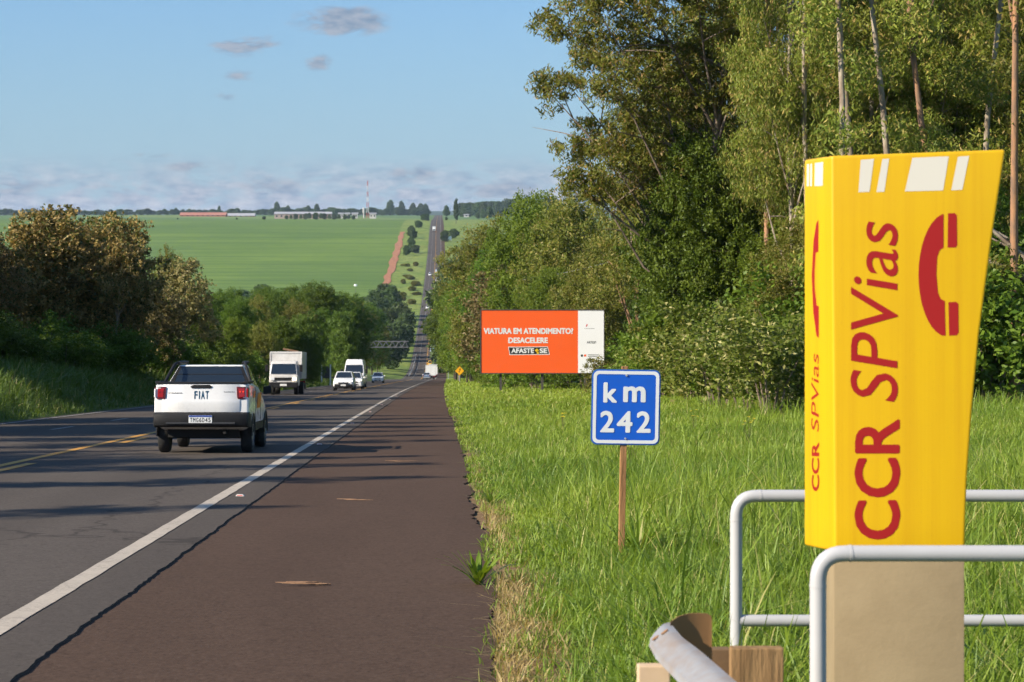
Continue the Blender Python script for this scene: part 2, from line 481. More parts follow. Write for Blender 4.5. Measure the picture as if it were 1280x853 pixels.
paint('road_lane_marking', -9.0, .12, [(a, a + 3.0) for a in np.arange(3, 420, 9)] + [(470, 3800)], M_FAINT_PAINT)
paint('road_far_edge_marking', -11.35, .12, [(-20, 3800)], M_FAINT_PAINT)

def simple_sheet(name, u0, u1, y0, y1, m, z=.02, near=8, k=.006, wob=.4):
    Y = ysteps(y0, y1, near, k)
    cols = [u0 + vnoise(Y / 30, Y * 0, 51) * wob, (u0 + u1) / 2 + 0 * Y, u1 + vnoise(Y / 26, Y * 0, 52) * wob]
    V = np.stack([np.stack([u + PS(Y), Y, PZ(Y) + lateral(u, Y) + z], -1) for u in cols], 1)
    o = link(name, grid_mesh(name, V.reshape(-1, 3), 3, len(Y), m)); tag(o, kind='structure'); return o
def m_red_soil():
    m = mat('red_soil', (.3, .12, .06), .95, spec=.1); t = NT(m); p = t.pos()
    t.color(t.mix(t.ramp(t.noise(t.scale(p, (.5, .06, .5)), 1.0, 5, .65), .35, .7), (.40, .19, .11), (.31, .14, .08))); return m
M_RED = m_red_soil()
simple_sheet('dirt_path', -36.6, -32.2, 1010, 1690, M_RED, z=.25, near=3, k=.002, wob=1.1)
# ------------------------------------------------------------------ vegetation
def m_leaf(name, c0, c1, c2=None, tw=.30, rough=.5, spec=.22, c2at=.80):
    """leaf surface: every leaf its own tint between c0 and c1; some leaves c2"""
    m = mat(name, c0, rough, spec=spec); t = NT(m)
    at = t.new('ShaderNodeAttribute', attribute_name='tint')
    g = t.new('ShaderNodeNewGeometry')
    oi = t.new('ShaderNodeObjectInfo')
    f = t.math('ADD', t.math('MULTIPLY', at.outputs['Fac'], .65), t.math('MULTIPLY', g.outputs['Random Per Island'], .35))
    c = t.mix(f, c0, c1)
    if c2: c = t.mix(t.ramp(g.outputs['Random Per Island'], c2at, c2at + .06), c, c2)
    # no two plants quite the same green
    hsv = t.new('ShaderNodeHueSaturation')
    t.wire(t.ramp(oi.outputs['Random'], 0, 1, .482, .512), hsv.inputs['Hue'])
    t.wire(t.ramp(oi.outputs['Random'], 0, 1, .78, 1.18), hsv.inputs['Value'])
    t.wire(c, hsv.inputs['Color']); c = hsv.outputs[0]
    t.color(c)
    tr = t.new('ShaderNodeBsdfTranslucent'); t.wire(t.mix(.5, c, t.mix(1.0, c, (1.4, 1.35, .45), 'MULTIPLY')), tr.inputs['Color'])
    ms = t.new('ShaderNodeMixShader'); ms.inputs[0].default_value = tw
    t.wire(t.b.outputs[0], ms.inputs[1]); t.wire(tr.outputs[0], ms.inputs[2]); t.wire(ms.outputs[0], t.o.inputs['Surface'])
    return m

def m_bark(name, c0, c1, sc=(3, 3, .6)):
    m = mat(name, c0, .9, spec=.2); t = NT(m); p = t.obj()
    n = t.noise(t.scale(p, sc), 2.0, 6, .65)
    t.color(t.mix(t.ramp(n, .38, .62), c0, c1)); t.bump(n, .5, .03)
    return m
L_EUC = m_leaf('eucalyptus_leaf', (.100, .140, .017), (.275, .295, .048), (.38, .29, .09))
L_DEEP = m_leaf('deep_green_leaf', (.050, .105, .010), (.155, .225, .024))
L_FRESH = m_leaf('fresh_green_leaf', (.078, .145, .012), (.205, .275, .030))
L_OLIVE = m_leaf('olive_green_leaf', (.085, .115, .015), (.23, .235, .038), (.32, .26, .08))
L_WEEP = m_leaf('weeping_leaf', (.058, .105, .014), (.140, .190, .030))
L_TAN = m_leaf('dry_tan_flower_and_leaf', (.20, .145, .042), (.48, .345, .13), (.085, .11, .022), tw=.22, c2at=.66)
L_DUST = m_leaf('dusty_tan_leaf', (.150, .120, .045), (.31, .245, .10), (.08, .11, .025), tw=.22)
L_PALE = m_leaf('pale_edged_shrub_leaf', (.080, .135, .016), (.195, .245, .036), (.48, .47, .17), tw=.3)
L_FAR = m_leaf('far_tree_leaf', (.044, .080, .022), (.110, .155, .040), tw=.2)
B_PALE = m_bark('pale_smooth_bark', (.38, .32, .24), (.19, .14, .10))
B_RED = m_bark('reddish_peeling_bark', (.36, .19, .10), (.20, .13, .09))
B_DARK = m_bark('dark_rough_bark', (.10, .075, .055), (.055, .042, .032))
B_GREY = m_bark('grey_brown_bark', (.26, .20, .15), (.14, .105, .08))

def unit(r, n):
    v = r.normal(size=(n, 3)); return v / np.linalg.norm(v, axis=1, keepdims=True)

def leaf_cloud(r, C, RAD, per, L, W, droop=.35, up=.5, flat=.8, tint=None):
    """C (n,3) clump centres, RAD (n,) radii -> leaf quads and tints"""
    n = len(C); tot = n * per
    k = np.repeat(np.arange(n), per)
    d = unit(r, tot) * (r.random((tot, 1)) ** .45)
    d[:, 2] *= flat
    P = C[k] + d * RAD[k, None]
    a = unit(r, tot); a[:, 2] = a[:, 2] * .6 - droop; a /= np.linalg.norm(a, axis=1, keepdims=True)
    nrm = unit(r, tot) + d * .5; nrm[:, 2] = nrm[:, 2] + up
    b = np.cross(nrm, a); b /= (np.linalg.norm(b, axis=1, keepdims=True) + 1e-9)
    s = r.uniform(.65, 1.3, (tot, 1))
    V = np.stack([P - a * L / 2 * s, P + b * W / 2 * s - a * L * .05 * s, P + a * L / 2 * s, P - b * W / 2 * s - a * L * .05 * s], 1)
    t0 = r.random(n) if tint is None else tint
    T = np.clip(t0[k] + r.normal(size=tot) * .12, 0, 1)
    return V, T

def leaf_mesh(name, V, T, m, P=None):
    me = bpy.data.meshes.new(name)
    n = len(V)
    fill_mesh(me, V.reshape(-1, 3), np.arange(n * 4).reshape(n, 4))
    at = me.attributes.new('tint', 'FLOAT', 'FACE'); at.data.foreach_set('value', T.astype(np.float32))
    me.materials.append(m); return me

def lobed_crown(r, lobes, dens, per, L, W, clump=.55, **kw):
    """lobes: list of (centre, (rx,ry,rz)). Leaves hang in clumps near each lobe's skin and some inside, with gaps between."""
    C, RD, T = [], [], []
    for c, e in lobes:
        e = np.array(e, float)
        n = int(dens * (e[0] * e[1] + e[1] * e[2] + e[0] * e[2]) / 3)
        u = unit(r, n)
        rad = np.where(r.random(n) < .72, r.uniform(.72, 1.06, n), r.uniform(.2, .75, n))
        lump = 1 + .22 * vnoise(u[:, 0] * 2.1 + c[0] * 3.1, u[:, 1] * 2.1 + u[:, 2] * 1.7 + c[1], int(abs(c[0] * 7)) % 97)
        C.append(np.array(c) + u * e * (rad * lump)[:, None])
        RD.append(clump * r.uniform(.55, 1.35, n)); T.append(np.clip(.5 + .28 * r.normal(size=n), 0, 1))
    return leaf_cloud(r, np.concatenate(C), np.concatenate(RD), per, L, W, tint=np.concatenate(T), **kw)

def limbs(r, mb, base, top, r0, r1, ends, wander=.25, n=8, sub=True):
    """a tapered trunk from base to top, and limbs to the ends"""
    base, top = Vector(base), Vector(top); k = 7; path = []
    ph = r.uniform(0, 6)
    for i in range(k + 1):
        f = i / k; p = base.lerp(top, f)
        p += Vector((math.sin(f * 4 + ph), math.cos(f * 3.3 + ph * 2), 0)) * wander * math.sin(f * math.pi)
        path.append(p)
    rr = [r0 * (1 - f / k) + r1 * f / k for f in range(k + 1)]; rr[0] *= 1.35
    mb.tube(path, rr, n)
    for e, br in ends:
        e = Vector(e)
        f = min(.93, max(.18, (e.z - base.z) / max(.1, (top.z - base.z)) - r.uniform(.18, .34)))
        i = f * k; i0 = int(i); p0 = path[i0].lerp(path[min(k, i0 + 1)], i - i0)
        a = max(r1 * .6, (r0 * (1 - f) + r1 * f) * .55) if br is None else br
        mid = p0.lerp(e, .5) + Vector((r.uniform(-.3, .3), r.uniform(-.3, .3), -.12 * (e - p0).length + r.uniform(-.1, .3)))
        mb.tube([p0, p0.lerp(mid, .55) + Vector((0, 0, .05)), mid, mid.lerp(e, .6), e], [a, a * .8, a * .6, a * .4, a * .16], 6)
        if sub:
            for _ in range(2):
                q = mid.lerp(e, r.uniform(.2, .7)); w = Vector((r.uniform(-1, 1), r.uniform(-1, 1), r.uniform(-.1, .8))) * (e - p0).length * .3
                mb.tube([q, q + w * .5 + Vector((0, 0, .06)), q + w], [a * .4, a * .25, a * .08], 5)
    return path

def proto_tree(seed, h, crown_w, crown_base, nl, leafm, bark, dens=14, per=34, L=.26, W=.10, clump=.6, trunk_r=.16, top_h=None, droop=.35, lean=(0, 0), extra=(), flatc=.8, lobe=.40, wander=.25):
    """generic broad tree of height h; crown of nl lobes between crown_base and h"""
    r = np.random.default_rng(seed)
    lobes = []; ch = h - crown_base
    for i in range(nl):
        f = (i + .5) / nl
        zc = crown_base + ch * (.12 + .76 * f)
        prof = math.sin(math.pi * min(.97, .20 + .72 * f)) ** .7
        a = i * 2.39996 + r.uniform(-.4, .4)
        off = crown_w * .5 * prof * r.uniform(.35, .68) * (0.25 if i == nl - 1 else 1)
        rad = crown_w * .5 * lobe * 1.15 * r.uniform(.8, 1.25) * (.65 + .4 * prof)
        e = (rad, rad, min(rad * r.uniform(.7, .95), ch * .35))
        c = (math.cos(a) * off + lean[0] * f, math.sin(a) * off + lean[1] * f, min(zc, h - e[2] * .95))
        lobes.append((c, e))
    V, T = lobed_crown(r, lobes + list(extra), dens, per, L, W, clump, droop=droop, flat=flatc)
    mb = MB()
    limbs(r, mb, (0, 0, -.4), (lean[0] * .8, lean[1] * .8, h * .86), trunk_r, trunk_r * .25, [(c, None) for c, e in lobes], wander=wander)
    return mb.mesh('trunk', bark, smooth=60), leaf_mesh('crown', V, T, leafm)

def proto_shrub(seed, h, w, leafm, dens=26, per=30, L=.16, W=.07, clump=.34, nl=7, up=.5, droop=.1):
    r = np.random.default_rng(seed); lobes = []
    for i in range(nl):
        a = i * 2.4 + r.uniform(-.4, .4); off = w * .5 * r.uniform(.15, .62)
        e = w * .5 * r.uniform(.42, .62); ez = min(h * .5, e * r.uniform(.8, 1.1))
        lobes.append(((math.cos(a) * off, math.sin(a) * off, r.uniform(.30, 1.0) * (h - ez) * .95 + ez * .15), (e, e, ez)))
    V, T = lobed_crown(r, lobes, dens, per, L, W, clump, droop=droop, up=up)
    mb = MB()
    for c, e in lobes:
        c = Vector(c); mb.tube([(c.x * .15, c.y * .15, -.3), (c.x * .5, c.y * .5, c.z * .55), tuple(c)], [.04, .03, .012], 5)
    return mb.mesh('stem', B_GREY, smooth=60), leaf_mesh('foliage', V, T, leafm)

N_PLANT = [0]
def plant(meshes, name, x, y, label, cat, group, s=1.0, rz=None, sz=None, parts=('trunk', 'crown'), dz=0.0):
    N_PLANT[0] += 1
    rz = (N_PLANT[0] * 2.399) % 6.283 if rz is None else rz
    o = empty(name, (x, y, H1(x, y) + dz), rz)
    o.scale = (s, s, s if sz is None else sz)
    tag(o, label, cat, group)
    link(parts[0], meshes[0], o); link(parts[1], meshes[1], o)
    return o

# ---- the kinds
EUC = [proto_tree(101, 20, 9.0, 6.0, 13, L_EUC, B_PALE, dens=26, per=54, L=.21, W=.058, clump=.56, trunk_r=.22, droop=.75, lobe=.36),
       proto_tree(102, 18, 8.0, 4.5, 12, L_OLIVE, B_RED, dens=26, per=50, L=.20, W=.058, clump=.52, trunk_r=.19, droop=.7, lobe=.36),
       proto_tree(103, 22, 8.5, 7.0, 13, L_EUC, B_PALE, dens=25, per=54, L=.21, W=.058, clump=.55, trunk_r=.20, droop=.75, lean=(1.2, .6), lobe=.35)]
BROAD = [proto_tree(111, 12, 10.0, 1.6, 15, L_DEEP, B_DARK, dens=30, per=44, L=.19, W=.095, clump=.50, trunk_r=.22, lobe=.40),
         proto_tree(112, 13, 9.0, 1.2, 15, L_FRESH, B_GREY, dens=30, per=44, L=.19, W=.095, clump=.50, trunk_r=.20, lobe=.40),
         proto_tree(113, 11, 8.5, 1.0, 14, L_OLIVE, B_DARK, dens=30, per=44, L=.18, W=.08, clump=.46, trunk_r=.18, lobe=.40)]
TAN = [proto_tree(121, 9.5, 8.2, 1.2, 14, L_TAN, B_PALE, dens=34, per=28, L=.21, W=.12, clump=.42, trunk_r=.16, lobe=.40),
       proto_tree(122, 7.5, 4.8, .8, 11, L_DUST, B_GREY, dens=44, per=28, L=.19, W=.09, clump=.36, trunk_r=.11, lobe=.44)]
XL = [((.5, .2, 6.2), (.7, .7, .6)), ((-.6, -.3, 8.6), (.8, .7, .7)), ((.7, -.4, 10.8), (.9, .8, .7)), ((-.7, .4, 12.6), (1.0, .9, .8)), ((.3, .6, 4.4), (.8, .7, .6))]
TALL = proto_tree(124, 27, 6.0, 16.5, 9, L_EUC, B_PALE, dens=24, per=44, L=.21, W=.058, clump=.5, trunk_r=.135, droop=.75, lobe=.42, lean=(.9, .3), extra=XL, wander=.5)
TALLR = proto_tree(126, 26, 6.0, 16.5, 9, L_OLIVE, B_RED, dens=24, per=44, L=.21, W=.058, clump=.5, trunk_r=.15, droop=.7, lobe=.42, lean=(-.6, .3), extra=XL[1:], wander=.6)
PALET = proto_tree(123, 8.4, 4.2, 4.4, 8, L_TAN, B_PALE, dens=34, per=28, L=.2, W=.11, clump=.4, trunk_r=.11, lobe=.44)
SLEND = proto_tree(131, 11.5, 1.9, 3.2, 9, L_DEEP, B_DARK, dens=46, per=26, L=.22, W=.09, clump=.34, trunk_r=.13, lobe=.62)
WEEP = proto_tree(132, 9.0, 5.0, .5, 13, L_WEEP, B_GREY, dens=40, per=30, L=.30, W=.07, clump=.5, trunk_r=.12, droop=1.1, lobe=.42)
SHRUB = [proto_shrub(141, 3.2, 4.2, L_PALE), proto_shrub(142, 3.6, 4.6, L_DEEP, L=.17, W=.09), proto_shrub(143, 2.8, 4.0, L_FRESH), proto_shrub(144, 3.4, 4.2, L_OLIVE, L=.18, W=.07)]
SCRUB = proto_tree(154, 12, 12.0, .3, 15, L_OLIVE, B_DARK, dens=8, per=18, L=1.6, W=.9, clump=1.5, trunk_r=.25, lobe=.40)
FAR = [proto_tree(151, 12, 11.0, .6, 13, L_FAR, B_DARK, dens=10, per=22, L=.7, W=.4, clump=1.0, trunk_r=.25, lobe=.42),
       proto_tree(152, 14, 10.0, 2.0, 12, L_FAR, B_DARK, dens=10, per=22, L=.7, W=.4, clump=1.0, trunk_r=.25, lobe=.42),
       proto_tree(153, 22, 8.0, 1.5, 12, L_FAR, B_DARK, dens=8, per=16, L=1.0, W=.6, clump=1.0, trunk_r=.3, lobe=.5)]
# ------------------------------------------------------------------ planting
pr = random.Random(5)
HE = {id(m): h for m, h in zip(EUC + BROAD + TAN + [SLEND, WEEP] + FAR + [PALET], [20, 18, 22, 12, 13, 11, 9.5, 7.5, 11.5, 9.0, 12, 14, 22, 8.4])}
def by_top(meshes, name, px, row, d, label, cat, group, wide=1.0, rz=None, par=('trunk', 'crown')):
    """stand a tree at bearing px and distance d so that it reaches the given height in view"""
    x = at_row(px, d); h = z_row(row, d) - H1(x, d)
    sz = h / HE[id(meshes)]
    return plant(meshes, name, x, d, label, cat, group, s=sz * wide, sz=sz, rz=rz, parts=par)

# --- big eucalypts over the verge (billboard side)
def reaching():
    """the big roadside eucalypt whose limbs reach out over the sky"""
    d = 84; k = d / F; x0 = at_row(878, d); g = H1(x0, d); r = np.random.default_rng(7)
    L = []
    for px, row, rx, rz in ((686, 112, 24, 27), (712, 100, 20, 17), (700, 22, 30, 26), (738, 8, 34, 32), (735, 70, 24, 20), (770, 50, 44, 36), (765, 108, 40, 32), (722, 186, 24, 21), (750, 168, 32, 28), (778, 190, 38, 30), (712, 226, 20, 18), (740, 232, 30, 22), (815, 20, 46, 40), (825, 88, 46, 38), (815, 150, 42, 34),
                           (830, 215, 42, 34), (790, 240, 36, 28), (870, 60, 50, 44), (885, 130, 46, 38), (880, 190, 40, 34), (930, 30, 50, 46), (940, 100, 44, 40), (948, 170, 36, 40), (965, 230, 26, 36), (860, -30, 70, 50), (780, -40, 60, 46), (930, -60, 70, 60), (720, -40, 40, 34), (860, 255, 34, 28)):
        L.append((((px - 878) * k, r.uniform(-2.2, 2.2), z_row(row, d) - g), (rx * k, rx * k * 1.15, rz * k)))
    V, T = lobed_crown(r, L, 40, 46, .21, .06, .42, droop=.75)
    mb = MB(); limbs(r, mb, (0, 0, -.4), (1.2, .3, z_row(-60, d) - g), .34, .07, [(c, .085) for c, e in L], wander=.4)
    o = empty('eucalyptus_tree', (x0, d, g)); tag(o, 'large eucalyptus with branches reaching out over the blue sky towards the road', 'tree', G)
    link('trunk', mb.mesh('trunk', B_GREY, smooth=60), o); link('crown', leaf_mesh('crown', V, T, L_EUC), o)
G = 'eucalypts at the edge of the wood beside the verge'
plant(EUC[0], 'eucalyptus_tree', 12.8, 71, 'tall pale-trunked eucalyptus rising just beside the yellow totem', 'tree', G, s=.55, sz=.95, rz=.4)
reaching()
plant(EUC[1], 'eucalyptus_tree', 17.6, 78, 'red-barked eucalyptus standing behind the top of the yellow totem', 'tree', G, s=.95, rz=2.0)
plant(EUC[0], 'eucalyptus_tree', 15.6, 84, 'slim white-trunked eucalyptus behind the striped corner of the totem', 'tree', G, s=.9, sz=1.05, rz=4.4)
plant(EUC[2], 'eucalyptus_tree', 21.6, 80, 'eucalyptus with a forked brown trunk beyond the totem handset', 'tree', G, s=.9, rz=5.4)
plant(EUC[0], 'eucalyptus_tree', 24.5, 86, 'eucalyptus at the edge of the picture beyond the totem', 'tree', G, s=.9, rz=1.1)
G2 = 'eucalypts deeper in the wood behind the verge'
for i, (x, y) in enumerate([(14, 100), (18.5, 96), (23, 98), (27.5, 94), (20, 110), (26, 112), (31, 104), (15, 116), (34, 116), (24, 126), (31, 128), (18, 130), (38, 128), (28, 142), (36, 144), (44, 140), (20, 146), (29, 84)]):
    plant(EUC[i % 3], 'eucalyptus_tree', x + pr.uniform(-.8, .8), y + pr.uniform(-1.5, 1.5), 'slender eucalyptus deep in the wood behind the totem and the shrubs', 'tree', G2, s=pr.uniform(.85, 1.05), sz=pr.uniform(.85, 1.1))
G3 = 'broadleaf trees under the eucalypts'
for i, (x, y) in enumerate([(13.4, 88), (17.5, 90), (21.5, 90), (26, 90), (15.5, 106), (22, 104), (29, 100), (34, 108), (19, 122), (29, 120), (24, 84), (15.0, 104), (37, 120), (20.5, 74), (24.8, 76)]):
    plant(BROAD[i % 3], 'broadleaf_tree', x, y, 'leafy low tree filling the wood below the eucalypt crowns', 'tree', G3, s=pr.uniform(.6, .82), sz=pr.uniform(.65, .95))
# --- vine-hung dark trees behind the shrubs
plant(BROAD[0], 'broadleaf_tree', 11.4, 84, 'dark vine-covered tree behind the shrubs and the kilometre sign', 'tree', None, s=.62, sz=.95, rz=1.0)
plant(BROAD[0], 'broadleaf_tree', 13.6, 98, 'dark tree just behind the white panel of the billboard', 'tree', None, s=.7, sz=.9, rz=2.6)
# --- the rounded trees behind and beyond the billboard
by_top(BROAD[1], 'broadleaf_tree', 665, 232, 172, 'tallest rounded tree against the sky above the billboard', 'tree', None, .74, rz=1.0)
by_top(BROAD[2], 'broadleaf_tree', 712, 226, 160, 'olive rounded tree between the billboard and the big eucalyptus', 'tree', None, .74, rz=3.0)
by_top(BROAD[2], 'broadleaf_tree', 618, 268, 200, 'olive tree sloping down to the road above the billboard', 'tree', None, .8, rz=.2)
by_top(BROAD[0], 'broadleaf_tree', 640, 300, 186, 'dark green tree behind the top edge of the billboard', 'tree', None, .85, rz=5.0)
by_top(BROAD[1], 'broadleaf_tree', 588, 335, 250, 'bright green tree leaning over the road beyond the billboard', 'tree', None, .72, rz=4.0)
by_top(BROAD[1], 'broadleaf_tree', 600, 318, 228, 'bright green tree just past the outer edge of the billboard', 'tree', None, .72, rz=.9)
by_top(TAN[1], 'broadleaf_tree', 632, 318, 176, 'brownish dry-looking bush tree above the billboard top', 'tree', None, 1.1, rz=.9)
by_top(BROAD[1], 'broadleaf_tree', 690, 330, 150, 'fresh green tree directly behind the middle of the billboard', 'tree', None, .95)
by_top(BROAD[2], 'broadleaf_tree', 745, 300, 142, 'olive tree behind the white end of the billboard', 'tree', None, .8)
by_top(WEEP, 'broadleaf_tree', 822, 318, 122, 'drooping pale green tree beside the white end of the billboard', 'tree', None, .9)
G4 = 'trees along the road beyond the billboard'
for i, (px, row, d, w) in enumerate([(574, 352, 280, .7), (570, 352, 330, .7), (568, 378, 390, .6), (590, 350, 262, .9), (610, 330, 244, .9), (584, 372, 236, .6), (612, 392, 226, .7), (590, 378, 300, .8), (600, 345, 320, .9), (630, 330, 262, .9),
                                     (650, 318, 226, .9), (680, 300, 206, .9), (640, 340, 300, 1), (620, 360, 380, 1), (590, 380, 440, 1), (578, 392, 480, .8), (700, 320, 250, .9), (740, 300, 200, .9)]):
    by_top(BROAD[(i * 2 + 1) % 3], 'broadleaf_tree', px, row, d, 'leafy green roadside tree in the dense row beyond the billboard', 'tree', G4, w)
G5 = 'trees across the valley behind the roadside row'
for i, (px, row, d) in enumerate([(592, 330, 620), (605, 318, 700), (625, 312, 760), (586, 352, 560), (580, 366, 540), (576, 384, 520), (576, 345, 640), (582, 318, 820), (590, 306, 860), (610, 300, 900)]):
    by_top(FAR[i % 2], 'broadleaf_tree', px, row, d, 'dark tree down in the valley behind the roadside row', 'tree', G5, .8)
# --- shrubs in front of the wood
G6 = 'shrubs along the foot of the wood'
for i, (px, d, k, s) in enumerate([(965, 50, 0, .95), (990, 52, 0, .9), (935, 55, 0, .85), (900, 62, 0, 1.1), (862, 74, 0, .85), (820, 84, 0, .92), (795, 92, 2, .8), (938, 72, 2, 1.25), (885, 78, 3, 1.15), (840, 84, 2, 1.2), (1000, 66, 1, 1.2), (835, 92, 1, 1.2), (1230, 62, 1, 1.35),
                                   (1275, 64, 1, 1.4), (1180, 64, 3, 1.2), (1130, 62, 2, 1.1), (1080, 62, 0, 1.1), (1040, 62, 0, 1.1), (1250, 70, 1, 1.6), (1150, 72, 1, 1.4), (1060, 72, 3, 1.4), (960, 78, 1, 1.5), (905, 84, 1, 1.5), (815, 104, 2, 1.0), (835, 116, 3, 1.2), (1320, 66, 1, 1.3),
                                   (730, 134, 1, 1.1), (700, 138, 2, 1.0), (670, 140, 1, 1.1), (640, 142, 2, 1.1), (632, 160, 1, 1.1), (622, 178, 2, 1.0), (612, 200, 1, 1.0), (606, 220, 2, .9), (592, 252, 1, .8)]):
    lab = ['shrub with pale new leaves at the foot of the wood behind the kilometre sign', 'deep green shrub at the foot of the wood', 'bright green shrub at the foot of the wood', 'olive green shrub at the foot of the wood'][k]
    plant(SHRUB[k], 'shrub', at_row(px, d), d, lab, 'shrub', G6 + ', ' + ['pale', 'deep green', 'bright green', 'olive'][k], s=s, sz=s * pr.uniform(.85, 1.1), parts=('stem', 'foliage'))
plant(SHRUB[3], 'shrub', at_row(752, 112), 112, 'small leafy shrub overlapping the lower corner of the billboard', 'shrub', None, s=.62, sz=.7, parts=('stem', 'foliage'))
# bare grey branches behind the totem
def bare_branch():
    mb = MB(); r = random.Random(3)
    base = Vector((0, 0, -.2))
    for a in range(5):
        e = Vector((-1.8 - r.uniform(0, 1.6), r.uniform(-.6, .6), 2.2 + .8 * a * .5 + r.uniform(0, .6)))
        m = base.lerp(e, .5) + Vector((.8, 0, .5))
        mb.tube([base, m, m.lerp(e, .5) + Vector((0, 0, .15)), e], [.12, .09, .06, .02], 6)
    mb.tube([base, (.3, 0, 3), (.1, .2, 6)], [.16, .12, .05], 7)
    o = mb.build('bare_tree', B_PALE, smooth=60)
    x, y = at_row(1312, 62), 62; o.location = (x, y, H1(x, y) + 2.2)
    tag(o, 'leafless pale tree with crooked branches beside the edge of the totem', 'tree')
bare_branch()

# --- oncoming-lane side
by_top(TAN[0], 'flowering_tree', 60, 254, 100, 'big tan flowering tree on the bank of the oncoming lane', 'tree', None, 1.02, rz=.3)
by_top(TAN[0], 'flowering_tree', 140, 262, 103, 'tan flowering tree with a thin pale trunk next to the biggest one', 'tree', None, .78, rz=2.4)
by_top(TAN[0], 'flowering_tree', -35, 275, 92, 'tan flowering tree partly out of the frame', 'tree', None, .85, rz=4.4)
by_top(TAN[1], 'flowering_tree', 228, 316, 132, 'dusty tan tree standing before the green field', 'tree', None, .95, rz=1.4)
by_top(TAN[1], 'flowering_tree', 196, 352, 110, 'smaller dusty tan tree between the two tan groups', 'tree', None, .95, rz=3.0)
by_top(BROAD[2], 'broadleaf_tree', 208, 306, 190, 'grey-green treetop poking out behind the dusty tan tree', 'tree', None, .5, rz=3.0)
by_top(BROAD[0], 'broadleaf_tree', 120, 330, 112, 'dark green tree behind the tan flowering trees', 'tree', None, .8)
by_top(BROAD[0], 'broadleaf_tree', 20, 330, 112, 'dark green tree behind the biggest tan tree', 'tree', None, .8)
by_top(BROAD[0], 'broadleaf_tree', -60, 320, 104, 'dark green tree at the end of the tan group', 'tree', None, .8)
by_top(PALET, 'thin_tree', 150, 300, 98, 'thin tree with a pale spotted trunk below the tan crowns', 'tree', None, .7)
by_top(WEEP, 'weeping_tree', 382, 386, 175, 'light green weeping tree above the box truck', 'tree', None, .92, rz=1.0)
by_top(WEEP, 'weeping_tree', 430, 382, 215, 'light green weeping tree above the white van', 'tree', None, .8, rz=2.0)
by_top(BROAD[1], 'broadleaf_tree', 292, 394, 150, 'bright leafy tree right above the pickup roof', 'tree', None, .8, rz=2.0)
by_top(BROAD[0], 'broadleaf_tree', 395, 352, 260, 'rounded dark tree highest against the field above the box truck', 'tree', None, .95)
by_top(BROAD[0], 'broadleaf_tree', 345, 362, 240, 'dark tree against the field between the pickup and the box truck', 'tree', None, .85)
by_top(BROAD[0], 'broadleaf_tree', 430, 366, 290, 'dark rounded tree against the field above the van', 'tree', None, .9)
G7 = 'trees massed beside the oncoming lane'
for i, (px, row, d, k, w) in enumerate([(260, 395, 138, 0, .8), (325, 400, 160, 2, .8), (350, 395, 172, 0, .75), (300, 372, 190, 0, .9), (270, 366, 205, 0, .85), (250, 380, 170, 0, .9), (320, 368, 222, 2, .9), (370, 372, 224, 2, .8), (402, 385, 240, 0, .7),
                                        (434, 395, 330, 0, .6), (458, 378, 455, 0, .8), (465, 390, 470, 2, .7), (440, 372, 350, 2, .8), (400, 362, 330, 0, .9), (360, 360, 300, 0, .9), (330, 358, 330, 0, .9), (290, 360, 270, 0, .9), (250, 372, 260, 0, .9),
                                        (472, 404, 530, 0, .6), (458, 380, 480, 2, .7), (210, 380, 160, 0, .9), (170, 370, 150, 0, .9), (230, 400, 146, 1, .8), (190, 400, 136, 0, .8), (100, 360, 140, 0, .9), (40, 360, 140, 0, .9), (-20, 350, 140, 0, .9), (150, 395, 124, 0, .7), (80, 380, 118, 0, .7), (10, 390, 116, 0, .7)]):
    by_top(BROAD[k], 'broadleaf_tree', px, row, d, ['dark green tree in the dense mass along the oncoming lane', 'lighter green tree in the dense mass along the oncoming lane', 'olive tree in the dense mass along the oncoming lane'][k], 'tree', G7 + ', ' + ['dark', 'light', 'olive'][k], w)
# hedge of tall dark undergrowth on the bank, shrubs behind the oncoming cars
G8 = 'dark shrubs on the bank of the oncoming lane'
for i, (px, d, s) in enumerate([(10, 84, .62), (60, 86, .6), (108, 90, .66), (150, 96, .7), (185, 102, .75), (215, 110, .75), (-40, 80, .7), (250, 118, .7), (278, 126, .7), (300, 134, .7), (330, 150, .7), (352, 165, .7), (380, 185, .7), (398, 205, .7), (408, 235, .7), (428, 265, .7), (442, 300, .7), (-90, 72, .7), (130, 92, .6), (35, 84, .6),
                                 (168, 98, .8), (232, 114, .8), (0, 88, .8), (85, 92, .8)]):
    plant(SHRUB[1], 'shrub', at_row(px, d) - 1.0, d, 'low dark shrub on the bank beside the oncoming lane', 'shrub', G8, s=s * 1.1, sz=s, parts=('stem', 'foliage'))
# slender trees beside the camera's stretch of road: they throw the bars of shade
G9 = 'slender trees that shade the oncoming lane'
for i, (x, y, s) in enumerate([(-17.6, 13.5, .74), (-17.0, 19.0, .80), (-17.5, 22.6, .82), (-18.4, 25.0, .85), (-18.0, 29.5, .6), (-17.2, 33.0, .98), (-18.6, 36, 1.0), (-17.6, 40, .95), (-19.0, 43, 1.1), (-17.5, 48, 1.0), (-19.0, 52, 1.05), (-18, 57, 1.0), (-21.5, 78, 1.0), (-23.0, 70, .8), (-22.5, 51, 1.0), (-22, 46, 1.0)]):
    plant(SLEND, 'slender_tree', x, y, 'slender dark tree on the bank of the oncoming lane', 'tree', G9, s=1.0 * s, sz=s * (.86 if y > 32.5 else 1.0))
